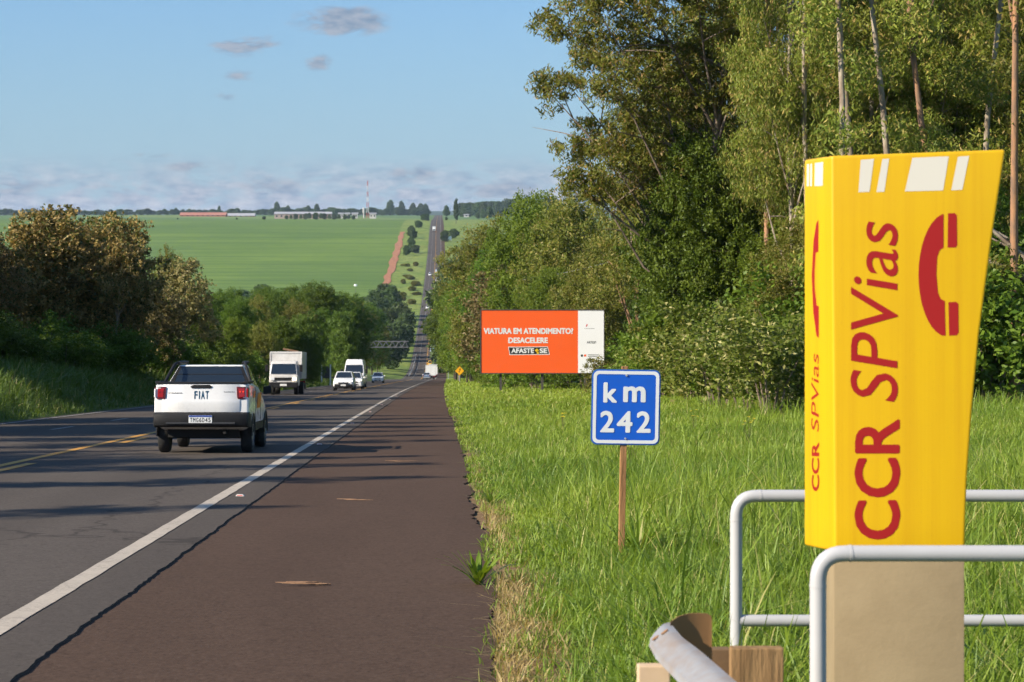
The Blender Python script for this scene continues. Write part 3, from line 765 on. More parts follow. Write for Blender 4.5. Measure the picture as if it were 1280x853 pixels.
# --- green strip between the dirt track and the road on the far slope
G10 = 'bushy trees on the green strip of the far slope'
for i, (px, row, d, k) in enumerate([(513, 291, 1500, 0), (518, 300, 1440, 1), (508, 303, 1420, 0), (516, 284, 1600, 0), (512, 280, 1660, 1), (522, 276, 1780, 0), (531, 271, 2050, 0), (528, 271, 2080, 1),
                                     (504, 334, 1180, 1), (511, 344, 1130, 0), (519, 349, 1100, 1), (500, 350, 1090, 0), (515, 362, 1040, 1), (508, 330, 1230, 0), (516, 333, 1210, 1), (522, 338, 1170, 0)] + [(pr.uniform(500, 524), 0, pr.uniform(1030, 1400), 0) for _ in range(9)]):
    x = at_row(px, d) + pr.uniform(-2, 2); big = i < 8
    plant(FAR[0] if big else SCRUB, 'bush_tree', x, d, 'bushy dark tree on the green strip between the dirt track and the road' if big else 'small scrub bush on the green strip beside the dirt track', 'tree', G10 if big else 'scrub on the green strip of the far slope', s=pr.uniform(.5, .75) if big else pr.uniform(.22, .5), sz=pr.uniform(.5, .65) if big else pr.uniform(.12, .25))
G11 = 'trees at the bottom of the valley beside the road'
for i, (px, row, d, k, w) in enumerate([(478, 355, 960, 0, .8), (490, 357, 940, 1, .8), (470, 362, 900, 0, .8), (500, 378, 860, 0, .8), (486, 385, 820, 0, .9), (505, 392, 800, 0, .8), (470, 385, 800, 1, .9), (495, 404, 740, 0, .9), (478, 405, 720, 0, .9), (462, 400, 760, 0, .9), (450, 372, 900, 0, .9), (440, 378, 850, 1, .9), (486, 415, 660, 0, .8), (466, 412, 640, 1, .9), (450, 405, 600, 0, .9), (300, 362, 950, 0, 1), (275, 366, 930, 1, 1), (330, 356, 960, 0, 1), (360, 360, 960, 1, 1), (420, 375, 940, 0, 1), (250, 372, 900, 0, 1)]):
    by_top(FAR[k], 'valley_tree', px, row, d, 'hazy dark tree at the bottom of the valley before the green field', 'tree', G11, w)
# --- lone trees and groves along the crest
by_top(FAR[0], 'field_tree', 222, 272.5, 2340, 'small round tree alone on the crest of the green field', 'tree', None, 1.1)
by_top(FAR[0], 'field_tree', 296, 272.5, 2340, 'brownish low tree alone on the crest of the green field', 'tree', None, 1.6)
by_top(FAR[0], 'field_tree', 330, 270.5, 2320, 'wide dark tree alone on the crest next to the grove', 'tree', None, 1.35)
by_top(FAR[1], 'field_tree', 267, 281, 2000, 'tiny leaning tree standing in the green field', 'tree', None, .5)
G12 = 'grove on the crest of the green field'
for i in range(15):
    px = 358 + i * 6.0 + pr.uniform(-1.5, 1.5)
    by_top(FAR[i % 2], 'grove_tree', px, 266.5 + abs(i - 6) * .35 + pr.uniform(-.8, .8), 2400 + pr.uniform(-15, 20), 'dark tree in the grove on the crest of the green field', 'tree', G12, 1.05)
G13 = 'hedge row along the far edge of the field'
for i in range(13):
    px = 452 + i * 5.6; by_top(FAR[0], 'hedge_tree', px, 275.2 + pr.uniform(-.5, .5), 2380, 'low dark bush in the hedge row along the far edge of the field', 'tree', G13, 1.7)
G14 = 'trees along the horizon'
for i in range(136):
    px = -12 + i * 4.1 + pr.uniform(-1.5, 1.5)
    if px > 536: break
    row = 263.2 + 2.2 * math.sin(i * .9) * pr.random() + pr.uniform(-1.6, .6) + (-.2 if px < 340 else -1.8)
    by_top(FAR[i % 2], 'horizon_tree', px, row, 3500 + pr.uniform(-120, 160), 'distant blue-green tree in the line along the horizon', 'tree', G14, 1.5)
for px, row, w in ((346, 252.5, .7), (488, 250.5, .8), (502, 251.5, .7), (516, 254, .9), (526, 254.5, 1.0), (532, 255, .8), (274, 257.5, .6), (220, 260, .9), (396, 255, .8), (385, 257, .8), (360, 257, .8)):
    by_top(FAR[1], 'horizon_tree', px, row, 3450, 'taller tree sticking up from the line along the horizon', 'tree', 'taller trees along the horizon', w)
by_top(FAR[2], 'poplar_tree', 570, 246.5, 1900, 'tall column-shaped tree beside the road at the crest', 'tree', None, .55)
by_top(FAR[1], 'broadleaf_tree', 558, 257, 2750, 'round tree between the road crest and the column-shaped tree', 'tree', None, .8)
by_top(FAR[0], 'bush_tree', 558, 271.5, 2100, 'reddish dark bush on the verge at the crest', 'tree', None, 1.0)
by_top(FAR[0], 'bush_tree', 556, 288, 1560, 'grey bush on the yellow-flowered verge of the far slope', 'tree', None, .9)
by_top(FAR[0], 'bush_tree', 567, 286, 1600, 'low bush beside the grey bush on the far slope', 'tree', None, 1.1)
G15 = 'wood on the far hill beyond the column-shaped tree'
for i in range(24):
    px = 578 + i * 5 + pr.uniform(-1, 1); by_top(FAR[i % 2], 'hill_tree', px, 254.5 - i * .28 + pr.uniform(-.8, .8) - (2.0 if 10 < i < 18 else 0), 3000 + pr.uniform(-100, 100), 'tree in the dark wood on the far hill', 'tree', G15, 1.1)
for px, row, d in ((604, 262, 2300), (612, 258, 2200), (598, 266, 2350)):
    by_top(FAR[1], 'hill_tree', px, row, d, 'hazy tree showing above the roadside row on the far slope', 'tree', 'hazy trees above the roadside row', .9)
# trees further up the bank beside the camera's stretch: they keep the bank and the verge below in shade
G16 = 'trees up the bank of the oncoming lane'
for i, (x, y, k, s) in enumerate([(-27, 40, 0, 1.0), (-26, 50, 2, 1.0), (-27, 66, 2, .6), (-29, 74, 0, 1.1), (-27.5, 83, 2, .9), (-31, 90, 0, 1.1), (-34, 66, 0, 1.2), (-27, 22, 0, .9)]):
    plant(BROAD[k], 'broadleaf_tree', x, y, 'broad dark tree up the bank of the oncoming lane', 'tree', G16, s=s)
# more crowns closing the wood above and behind the totem
for i, (x, y) in enumerate([(27, 82), (31, 92), (36, 100), (42, 110), (33, 82), (38, 90), (48, 128), (52, 140), (40, 152), (12.5, 122)]):
    plant(EUC[(i + 1) % 3], 'eucalyptus_tree', x, y, 'slender eucalyptus deep in the wood behind the totem and the shrubs', 'tree', G2, s=1.0, sz=1.1)
for i, (x, y) in enumerate([(16.5, 73), (19, 78), (22.5, 73), (14.5, 80), (26, 80), (28, 74)]):
    plant(BROAD[(i + 1) % 3], 'broadleaf_tree', x, y, 'leafy low tree filling the wood below the eucalypt crowns', 'tree', G3, s=.55, sz=.6)

# bare-stemmed eucalypts before the wood: their crowns are above the picture
G17 = 'bare-stemmed eucalypts before the wood'
for mesh, px, d, lab, rz in ((TALL, 1040, 63, 'straight white-barked eucalyptus stem rising behind the striped totem corner', 1.2), (TALL, 1070, 65, 'pale eucalyptus stem leaning behind the totem stripes', 3.3), (TALL, 1112, 64, 'slanting tan eucalyptus stem behind the middle of the totem top', 3.0),
                             (TALLR, 1176, 66, 'reddish eucalyptus stem behind the broad stripe of the totem', .4), (TALLR, 1268, 62, 'thick eucalyptus stem just past the slanted edge of the totem', 2.0), (TALL, 1240, 68, 'pale eucalyptus stem above the slanted corner of the totem', 5.0), (TALL, 1018, 70, 'thin pale eucalyptus stem close beside the totem shade side', 4.0), (TALLR, 958, 80, 'dark reddish eucalyptus stem between the vines and the totem', 5.2)):
    plant(mesh, 'eucalyptus_tree', at_row(px, d), d, lab, 'tree', G17, s=1.0, rz=rz)

G18 = 'sunlit eucalypts at the front of the wood behind the totem'
for i, (px, d, k, s_, z_) in enumerate([(1030, 76, 1, .75, .95), (1085, 72, 0, .7, .85), (1140, 74, 1, .8, .9), (1195, 72, 2, .75, .8), (1250, 75, 1, .8, .95), (1310, 72, 0, .8, .9), (1160, 84, 0, .9, 1.05), (1230, 88, 2, .9, 1.0), (1100, 86, 2, .9, 1.0), (1165, 95, 1, 1.0, 1.25), (1190, 104, 0, 1.0, 1.2), (1130, 100, 1, 1.0, 1.2)]):
    plant(EUC[k], 'eucalyptus_tree', at_row(px, d), d, 'sunlit leafy eucalyptus at the front of the wood behind the totem', 'tree', G18, s=s_, sz=z_)
G19 = 'sunlit low trees behind the totem'
for i, (px, d, k) in enumerate([(1020, 68, 2), (1075, 69, 1), (1135, 68, 2), (1200, 69, 1), (1262, 70, 0), (1320, 70, 1)]):
    plant(BROAD[k], 'broadleaf_tree', at_row(px, d), d, 'sunlit low leafy tree between the stems behind the totem', 'tree', G19, s=.5, sz=.62)
# ------------------------------------------------------------------ grass
def m_grass(name, c0, c1, c2):
    m = mat(name, c0, .5, spec=.4); t = NT(m)
    a = t.new('ShaderNodeAttribute', attribute_name='tint'); g = t.new('ShaderNodeNewGeometry')
    f = t.math('ADD', t.math('MULTIPLY', a.outputs['Fac'], .7), t.math('MULTIPLY', g.outputs['Random Per Island'], .3))
    c = t.mix(f, c0, c1); c = t.mix(t.ramp(g.outputs['Random Per Island'], .93, .96), c, c2)
    t.color(c)
    tr = t.new('ShaderNodeBsdfTranslucent'); t.wire(t.mix(1.0, c, (1.3, 1.25, .5), 'MULTIPLY'), tr.inputs['Color'])
    ms = t.new('ShaderNodeMixShader'); ms.inputs[0].default_value = .35
    t.wire(t.b.outputs[0], ms.inputs[1]); t.wire(tr.outputs[0], ms.inputs[2]); t.wire(ms.outputs[0], t.o.inputs['Surface'])
    return m
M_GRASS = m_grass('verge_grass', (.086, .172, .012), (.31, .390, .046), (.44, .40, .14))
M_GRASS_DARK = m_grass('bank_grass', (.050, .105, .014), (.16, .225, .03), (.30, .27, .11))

def blades(r, x, y, h, w, tint, bend=.85):
    n = len(x)
    z = H(x, y) - .01
    a = r.uniform(0, 2 * np.pi, n); lean = np.abs(r.normal(size=n)) * bend + .12
    dx, dy = np.cos(a), np.sin(a)
    # width axis mostly facing across
    wa = a + np.pi / 2 + r.normal(size=n) * .5
    wx, wy = np.cos(wa) * w / 2, np.sin(wa) * w / 2
    def P(f):
        k = lean * f ** 1.8 * h
        return x + dx * k, y + dy * k, z + h * f * np.sqrt(np.clip(1 - (lean * f * .55) ** 2, .2, 1))
    x1, y1, z1 = P(.5); x2, y2, z2 = P(.82); x3, y3, z3 = P(1.0)
    V = np.stack([np.stack([x - wx * .8, y - wy * .8, z], -1), np.stack([x + wx * .8, y + wy * .8, z], -1),
                  np.stack([x1 + wx, y1 + wy, z1], -1), np.stack([x1 - wx, y1 - wy, z1], -1),
                  np.stack([x2 + wx * .65, y2 + wy * .65, z2], -1), np.stack([x2 - wx * .65, y2 - wy * .65, z2], -1),
                  np.stack([x3 + wx * .1, y3 + wy * .1, z3], -1), np.stack([x3 - wx * .1, y3 - wy * .1, z3], -1)], 1)
    b = np.arange(n)[:, None] * 8
    q = np.stack([b + [0, 1, 2, 3], b + [3, 2, 4, 5], b + [5, 4, 6, 7]], 1).reshape(-1, 4)
    return V.reshape(-1, 3), q, np.repeat(tint, 3)

def grass(name, parts, m):
    vs, qs, ts, b = [], [], [], 0
    for V, q, t in parts:
        vs.append(V); qs.append(q + b); ts.append(t); b += len(V)
    me = bpy.data.meshes.new(name); fill_mesh(me, np.concatenate(vs), np.concatenate(qs))
    at = me.attributes.new('tint', 'FLOAT', 'FACE'); at.data.foreach_set('value', np.concatenate(ts).astype(np.float32))
    me.materials.append(m); o = link(name, me); tag(o, kind='stuff'); return o

def zone(r, y0, y1, dens, u0, ufn, hgt, wid, edge=True):
    """scatter over u0..ufn(y)"""
    um = float(ufn(y1))
    n = int((y1 - y0) * (um - u0) * dens)
    y = r.uniform(y0, y1, n); u = r.uniform(u0, um, n)
    k = u < ufn(y); y, u = y[k], u[k]
    # tussocks: thin out between clumps
    c = vnoise(u / .42, y / .42, 61) * .6 + vnoise(u / 1.5, y / 1.5, 62) * .6
    keep = r.random(len(y)) < np.clip(.72 + c * .55, .12, 1)
    if edge:
        e = (u - EDGE_R) + vnoise(y / .7, y * 0, 63) * .12 - .06
        bare = sstep(-.06, .26, e + .22 * vnoise(u / .3, y / .5, 64) + .30 * sstep(.0, .35, vnoise(y / 2.6, y * 0, 69)))
        keep &= r.random(len(y)) < np.maximum(bare, .04)
    y, u, c = y[keep], u[keep], c[keep]
    h = hgt * (1 + .42 * c + .28 * r.normal(size=len(y)) + .25 * vnoise(u / 4, y / 6, 65))
    if edge: h *= .38 + .62 * sstep(.1, 1.3, u - EDGE_R)
    h = np.clip(h, hgt * .25, hgt * 2.0)
    tint = np.clip(.33 + .34 * vnoise(u / 3.2, y / 4.5, 66) + .30 * vnoise(u / .5, y / .5, 67) + .005 * y + .12 * r.normal(size=len(y)), 0, 1)
    return blades(r, u + PS(y) + edge_off(y) * (1 - sstep(1.6, 5, u)), y, h, wid * r.uniform(.6, 1.4, len(y)), tint)
rg = np.random.default_rng(77)
fr = lambda y: .30 * np.asarray(y) + 2.2
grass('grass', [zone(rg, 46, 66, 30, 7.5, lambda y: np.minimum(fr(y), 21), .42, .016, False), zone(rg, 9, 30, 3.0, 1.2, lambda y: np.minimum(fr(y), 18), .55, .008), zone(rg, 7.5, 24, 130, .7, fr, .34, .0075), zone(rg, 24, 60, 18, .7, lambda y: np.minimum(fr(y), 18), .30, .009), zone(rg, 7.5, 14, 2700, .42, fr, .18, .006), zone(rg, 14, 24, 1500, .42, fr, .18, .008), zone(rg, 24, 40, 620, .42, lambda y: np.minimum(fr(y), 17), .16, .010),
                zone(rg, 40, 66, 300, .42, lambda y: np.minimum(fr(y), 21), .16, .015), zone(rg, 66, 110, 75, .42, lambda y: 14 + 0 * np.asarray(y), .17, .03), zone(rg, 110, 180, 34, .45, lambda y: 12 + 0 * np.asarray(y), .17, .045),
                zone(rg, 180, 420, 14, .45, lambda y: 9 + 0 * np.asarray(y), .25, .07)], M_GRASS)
M_STRAW = m_grass('dry_straw', (.30, .21, .085), (.52, .40, .18), (.16, .20, .04))
def straw(r, y0, y1, dens, u0, u1):
    n = int((y1 - y0) * (u1 - u0) * dens); y = r.uniform(y0, y1, n); u = r.uniform(u0, u1, n)
    k = r.random(n) < np.clip(.25 + .8 * vnoise(u / .35, y / .8, 91) + .7 * vnoise(y / 2.3, y * 0, 92), 0, 1) * (1 - sstep(.5, u1, u) * .7); y, u = y[k], u[k]
    h = np.clip(.065 * (1 + .5 * r.normal(size=len(y))), .02, .16)
    return blades(r, u + PS(y) + edge_off(y), y, h, .006 * r.uniform(.6, 1.5, len(y)), r.random(len(y)), bend=.95)
grass('dry_grass', [straw(rg, 7.5, 13.2, 1500, .49, .86), straw(rg, 13, 30, 700, .5, .78)], M_STRAW)
# broad-bladed tussocks leaning over the asphalt
def zone_l(r, y0, y1, dens, u0, u1, hgt, wid):
    n = int((y1 - y0) * (u1 - u0) * dens); y = r.uniform(y0, y1, n); u = r.uniform(u0, u1, n)
    c = vnoise(u / .8, y / .8, 71)
    k = r.random(n) < np.clip(.75 + c * .5, .1, 1); y, u, c = y[k], u[k], c[k]
    h = hgt * (1 + .4 * c + .3 * r.normal(size=len(y))) * (.45 + .55 * sstep(-12.1, -14, u)); h = np.clip(h, .08, hgt * 2)
    tint = np.clip(.45 + .3 * vnoise(u / 3, y / 5, 72) + .15 * r.normal(size=len(y)), 0, 1)
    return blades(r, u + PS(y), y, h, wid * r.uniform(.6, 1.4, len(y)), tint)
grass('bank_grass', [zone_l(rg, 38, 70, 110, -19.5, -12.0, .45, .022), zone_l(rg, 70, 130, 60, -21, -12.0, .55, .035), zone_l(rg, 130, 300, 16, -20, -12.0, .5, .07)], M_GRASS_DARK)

def weed(x, y, n, l, w, label, seed, m=M_GRASS):
    """a leafy tuft with long broad blades"""
    r = random.Random(seed); mb = MB()
    for i in range(n):
        a = r.uniform(0, 6.28); L = l * r.uniform(.6, 1.1); e = r.uniform(.25, .9)
        d = Vector((math.cos(a), math.sin(a), 0)); s = Vector((-d.y, d.x, 0)) * w / 2
        ps = [d * L * e * f + Vector((0, 0, L * (f * .9 - .55 * e * f * f))) for f in (0, .35, .7, 1)]
        ww = (.5, 1, .75, .05)
        vs = []
        for p, k in zip(ps, ww): vs += [p - s * k, p + s * k + Vector((0, 0, .002))]
        mb.add(vs, [(0, 1, 3, 2), (2, 3, 5, 4), (4, 5, 7, 6)])
    me = mb.mesh('weed', m); 
    at = me.attributes.new('tint', 'FLOAT', 'FACE'); at.data.foreach_set('value', np.full(len(me.polygons), .3, np.float32))
    o = link('weed', me, loc=(x, y, H1(x, y) - .01)); tag(o, label, 'weed')
weed(.30, 13.0, 34, .34, .028, 'broad-bladed weed leaning over the asphalt edge', 1)
weed(.62, 20.5, 26, .3, .022, 'small weed tuft on the asphalt edge beyond the first one', 2)
weed(1.46, 14.2, 30, .5, .02, 'darker grass tussock at the foot of the kilometre sign post', 4)
M_FLOWER = mat('yellow_petal', (.70, .55, .03), .6)
def flower(x, y, label, seed):
    r = random.Random(seed); o = empty('wildflower', (x, y, H1(x, y))); tag(o, label, 'wildflower')
    st = MB(); hds = []
    for i in range(6):
        a = r.uniform(0, 6.28); d = Vector((math.cos(a) * .12 * r.random(), math.sin(a) * .12 * r.random(), .34 + .16 * r.random()))
        st.tube([(0, 0, 0), d * .6, d], [.004, .003, .002], 4)
        hd = MB(); hds.append(hd)
        for k in range(6):
            b = k * 1.047; u = Vector((math.cos(b), math.sin(b), .35)); v = Vector((-u.y, u.x, 0)) * .013
            hd.add([d, d + u * .022 + v, d + u * .045, d + u * .022 - v], [(0, 1, 2, 3)])
    link('stem', st.mesh('stem', B_DARK), o); [link('flower_head', q.mesh('flower_head', M_FLOWER), o) for q in hds]
for px, row, lab in ((727, 500, 'yellow wildflower in the grass just beside the edge of the kilometre sign'), (705, 545, 'small yellow wildflower low in the grass between the sign and the road'), (868, 545, 'yellow wildflower in the grass between the sign and the totem'), (935, 560, 'yellow wildflower in the tall grass close beside the totem'), (790, 580, 'yellow wildflower in the grass behind the sign post')):
    d = 1.375 * F / (row - 466) * .96; flower(at_row(px, d), d, lab, px)
# ------------------------------------------------------------------ signs, call-box totem, rails
def text_mesh(name, body, m, size=1.0, bold=0.0, shear=0.0, ext=.0, spacing=1.0):
    """outline lettering as a flat (or thin) mesh in the XY plane; returns mesh and its bounds"""
    cu = bpy.data.curves.new(name, 'FONT'); cu.body = body; cu.size = size; cu.shear = shear
    cu.extrude = ext; cu.space_character = spacing; cu.resolution_u = 4
    ob = bpy.data.objects.new(name, cu); COL.objects.link(ob)
    dg = bpy.context.evaluated_depsgraph_get(); dg.update()
    me = bpy.data.meshes.new_from_object(ob.evaluated_get(dg))
    COL.objects.unlink(ob); bpy.data.objects.remove(ob); bpy.data.curves.remove(cu)
    me.name = name; me.materials.clear(); me.materials.append(m)
    if bold > 0:   # heavier strokes: the outline again, shifted a little each way
        bm = bmesh.new(); bm.from_mesh(me); src = bm.verts[:] + bm.edges[:] + bm.faces[:]
        for i, (dx, dy) in enumerate(((-1, 0), (1, 0), (0, .8), (0, -.8), (.7, .6), (-.7, -.6), (.7, -.6), (-.7, .6))):
            g = bmesh.ops.duplicate(bm, geom=src)['geom']
            vs = [q for q in g if isinstance(q, bmesh.types.BMVert)]
            bmesh.ops.translate(bm, verts=vs, vec=(dx * bold, dy * bold, (i + 1) * .001))
        bm.to_mesh(me); bm.free()
    co = np.empty(len(me.vertices) * 3, np.float32); me.vertices.foreach_get('co', co); co = co.reshape(-1, 3)
    return me, co
def text_fit(name, body, m, x0, x1, z0, z1, y, parent, bold=.02, shear=0.0, spacing=1.0, stack=.1):
    """lettering on a plane facing -Y, fitted into a rectangle (x, z in the parent's frame)"""
    me, co = text_mesh(name, body, m, 1.0, bold, shear, 0, spacing)
    a0, a1, b0, b1 = co[:, 0].min(), co[:, 0].max(), co[:, 1].min(), co[:, 1].max()
    out = np.stack([x0 + (co[:, 0] - a0) / (a1 - a0) * (x1 - x0), y - co[:, 2] * stack, z0 + (co[:, 1] - b0) / (b1 - b0) * (z1 - z0)], -1)
    me.vertices.foreach_set('co', out.astype(np.float32).ravel()); me.update()
    return link(name, me, parent)

def rrect(cx, cz, w, h, r, y, n=6):
    pts = []
    for sx, sz, a0 in ((1, 1, 0), (-1, 1, 90), (-1, -1, 180), (1, -1, 270)):
        for k in range(n + 1):
            a = R(a0 + 90 * k / n); pts.append((cx + sx * (w / 2 - r) + r * math.cos(a), y, cz + sz * (h / 2 - r) + r * math.sin(a)))
    return pts

S_BLUE = worn('blue_sign_sheeting', (.010, .115, .62), (.02, .09, .40), .35, 5, .38)
S_WHITE = worn('white_sign_sheeting', (.82, .82, .82), (.62, .60, .56), .3, 7, .4)
S_EDGE = mat('sign_metal_edge', (.03, .13, .30), .5)
S_GALV = worn('galvanised_steel', (.50, .51, .52), (.34, .33, .32), .6, 5, .48, .35, bump=.1)
S_WOOD = m_bark('sawn_brown_wood', (.36, .19, .085), (.26, .13, .055), (9, 9, .8))
S_BLACK = mat('black_paint', (.012, .012, .012), .5)
S_DARK = worn('dark_steel', (.06, .055, .05), (.12, .09, .06), .4, 6, .6)

def km_sign():
    d = 13.9; x = at_row(778.5, d)
    o = empty('kilometre_sign', (x, d, H1(x, d)), R(2)); o.rotation_euler = (0, R(1.1), R(4))
    tag(o, 'small blue and white kilometre marker on a wooden post in the grass', 'road sign')
    z1 = z_row(462, d) - H1(x, d); z0 = z_row(556.5, d) - H1(x, d); w = 87 * d / F; h = z1 - z0; zc = (z0 + z1) / 2
    MB().box((-.008, .024, (z1 + .02 - .3) / 2), (.042, .036, z1 + .02 + .3)).build('post', S_WOOD, o, bevel=.003)
    MB().prism(rrect(0, zc, w, h, .045, 0), (0, .004, 0)).build('plate', S_EDGE, o)
    MB().prism(rrect(0, zc, w - .010, h - .010, .042, -.0025), (0, .0025, 0)).build('backing', S_BLUE, o)
    # white border ring
    A = rrect(0, zc, w - .022, h - .022, .038, -.004); B = rrect(0, zc, w - .068, h - .068, .022, -.004); n = len(A)
    mb = MB(); mb.add(A + B, [(i, (i + 1) % n, n + (i + 1) % n, n + i) for i in range(n)]); mb.build('border', S_WHITE, o)
    P = lambda px, py: ((px - 782.2) * d / F, zc - (py - 509.3) * d / F)
    text_fit('lettering', 'k', S_WHITE, P(753.5, 0)[0], P(771, 0)[0], P(0, 503.8)[1], P(0, 478.5)[1], -.004, o, .035)
    text_fit('lettering', 'm', S_WHITE, P(778.5, 0)[0], P(807, 0)[0], P(0, 503)[1], P(0, 483)[1], -.004, o, .035)
    for a, b, ch in ((750, 768, '2'), (771, 791, '4'), (796, 814, '2')):
        text_fit('lettering', ch, S_WHITE, P(a, 0)[0], P(b, 0)[0], P(0, 541)[1], P(0, 514)[1], -.004, o, .03)
    for zz in (P(0, 469.5)[1], P(0, 548.5)[1]):
        MB().lathe([(.007, -.009), (.007, -.004), (.0075, -.0035)], (0, 0, zz), 'Y', 10).build('bolt', S_GALV, o)
km_sign()

S_ORANGE = worn('orange_billboard_print', (.92, .115, .012), (.84, .14, .03), .3, .6, .55)
S_BWHITE = worn('white_billboard_print', (.90, .90, .92), (.80, .80, .80), .3, .8, .5)
S_RED = mat('red_print', (.55, .02, .03), .5); S_GREYP = mat('grey_print', (.22, .22, .23), .5); S_YEL = mat('yellow_print', (.85, .55, .02), .5)
def billboard():
    d = 130; k = d / F; x = at_row(678, d); xg = x
    o = empty('billboard', (x, d, H1(x, d)), 0)
    tag(o, 'wide orange and white roadside billboard on dark posts before the trees', 'billboard')
    g = H1(x, d); zz = lambda row: z_row(row, d) - g; xx = lambda px: (px - 678) * k
    x0, x1, z0, z1 = xx(600.3), xx(755.8), zz(467.5), zz(387)
    MB().box(((x0 + x1) / 2, .06, (z0 + z1) / 2), (x1 - x0, .1, z1 - z0)).build('panel_back', S_DARK, o)
    xs = xx(722.5)
    MB().box(((x0 + .06 + xs) / 2, .0, (z0 + z1) / 2), (xs - x0 - .06, .016, z1 - z0 - .12)).build('orange_panel', S_ORANGE, o)
    MB().box(((x1 - .06 + xs) / 2, .0, (z0 + z1) / 2), (x1 - xs - .06, .016, z1 - z0 - .12)).build('white_panel', S_BWHITE, o)
    f = MB()
    for c, s in ((((x0 + x1) / 2, 0, z1 - .03), (x1 - x0, .06, .06)), (((x0 + x1) / 2, 0, z0 + .03), (x1 - x0, .06, .06)), ((x0 + .03, 0, (z0 + z1) / 2), (.06, .055, z1 - z0 - .12)), ((x1 - .03, 0, (z0 + z1) / 2), (.06, .055, z1 - z0 - .12))): f.box(c, s)
    f.build('frame', S_DARK, o)
    for px in (626, 678, 732):
        MB().box((xx(px), .22, z1 / 2 - .4), (.15, .15, z1 + .8 - .1)).build('post', S_DARK, o)
    Y = -.0105
    text_fit('lettering', 'VIATURA EM ATENDIMENTO?', S_WHITE, xx(604.5), xx(716.5), zz(417.8), zz(410.2), Y, o, .05, stack=1.0)
    text_fit('lettering', 'DESACELERE', S_WHITE, xx(635.3), xx(685), zz(429.3), zz(422), Y, o, .05, stack=1.0)
    mb = MB(); q = [(636, 434.5), (684, 434.2), (686.5, 442.7), (637.5, 443.2)]
    mb.prism([(xx(a), Y - .002, zz(b)) for a, b in [(635.2, 433.7), (684.7, 433.4), (687.4, 443.5), (636.9, 444.0)][::-1]], (0, .002, 0)); mb.build('slogan_border', S_WHITE, o)
    mb = MB(); mb.prism([(xx(a), Y - .006, zz(b)) for a, b in q[::-1]], (0, .003, 0)); mb.build('slogan_plate', S_BLACK, o)
    text_fit('lettering', 'AFASTE', S_WHITE, xx(639), xx(667.5), zz(441.7), zz(435.5), Y - .009, o, .045, stack=.8)
    text_fit('lettering', 'SE', S_WHITE, xx(674.5), xx(684), zz(441.7), zz(435.5), Y - .009, o, .045, stack=.8)
    mb = MB(); mb.prism([(xx(a), Y - .010, zz(b)) for a, b in ((668.3, 438.2), (671, 435.8), (673.8, 438.2), (671, 440.6))][::-1], (0, .002, 0)); mb.build('emblem', S_YEL, o)
    mb = MB(); mb.prism([(xx(a), Y - .010, zz(b)) for a, b in ((671.6, 438.4), (673.8, 441.8), (671.4, 443), (670.8, 440.4))][::-1], (0, .002, 0)); mb.build('emblem', S_YEL, o)
    # three small logos on the white panel
    mb = MB(); mb.prism([(xx(a), Y, zz(b)) for a, b in ((732.2, 408.8), (733, 405.8), (734.6, 405.4), (733.9, 408.2))][::-1], (0, .001, 0)); mb.build('logo', S_RED, o)
    mb = MB(); mb.box((xx(737), Y, zz(411)), (13 * k, .002, .45 * k)); mb.build('logo_line', S_GREYP, o)
    text_fit('lettering', 'ARTESP', S_GREYP, xx(733.5), xx(745), zz(429.6), zz(426.6), Y, o, .03, stack=.8)
    mb = MB(); mb.box((xx(727.4), Y, zz(444.7)), (2.6 * k, .002, 2.8 * k)); mb.build('logo', S_BLACK, o)
    mb = MB(); mb.box((xx(731.4), Y, zz(444.7)), (2.8 * k, .002, 2.6 * k)); mb.build('logo', S_ORANGE, o)
    for zr, w in ((443.8, 13), (445.7, 11)):
        mb = MB(); mb.box((xx(735 + w / 2), Y, zz(zr)), (w * k, .002, .9 * k)); mb.build('logo_line', S_GREYP, o)
billboard()

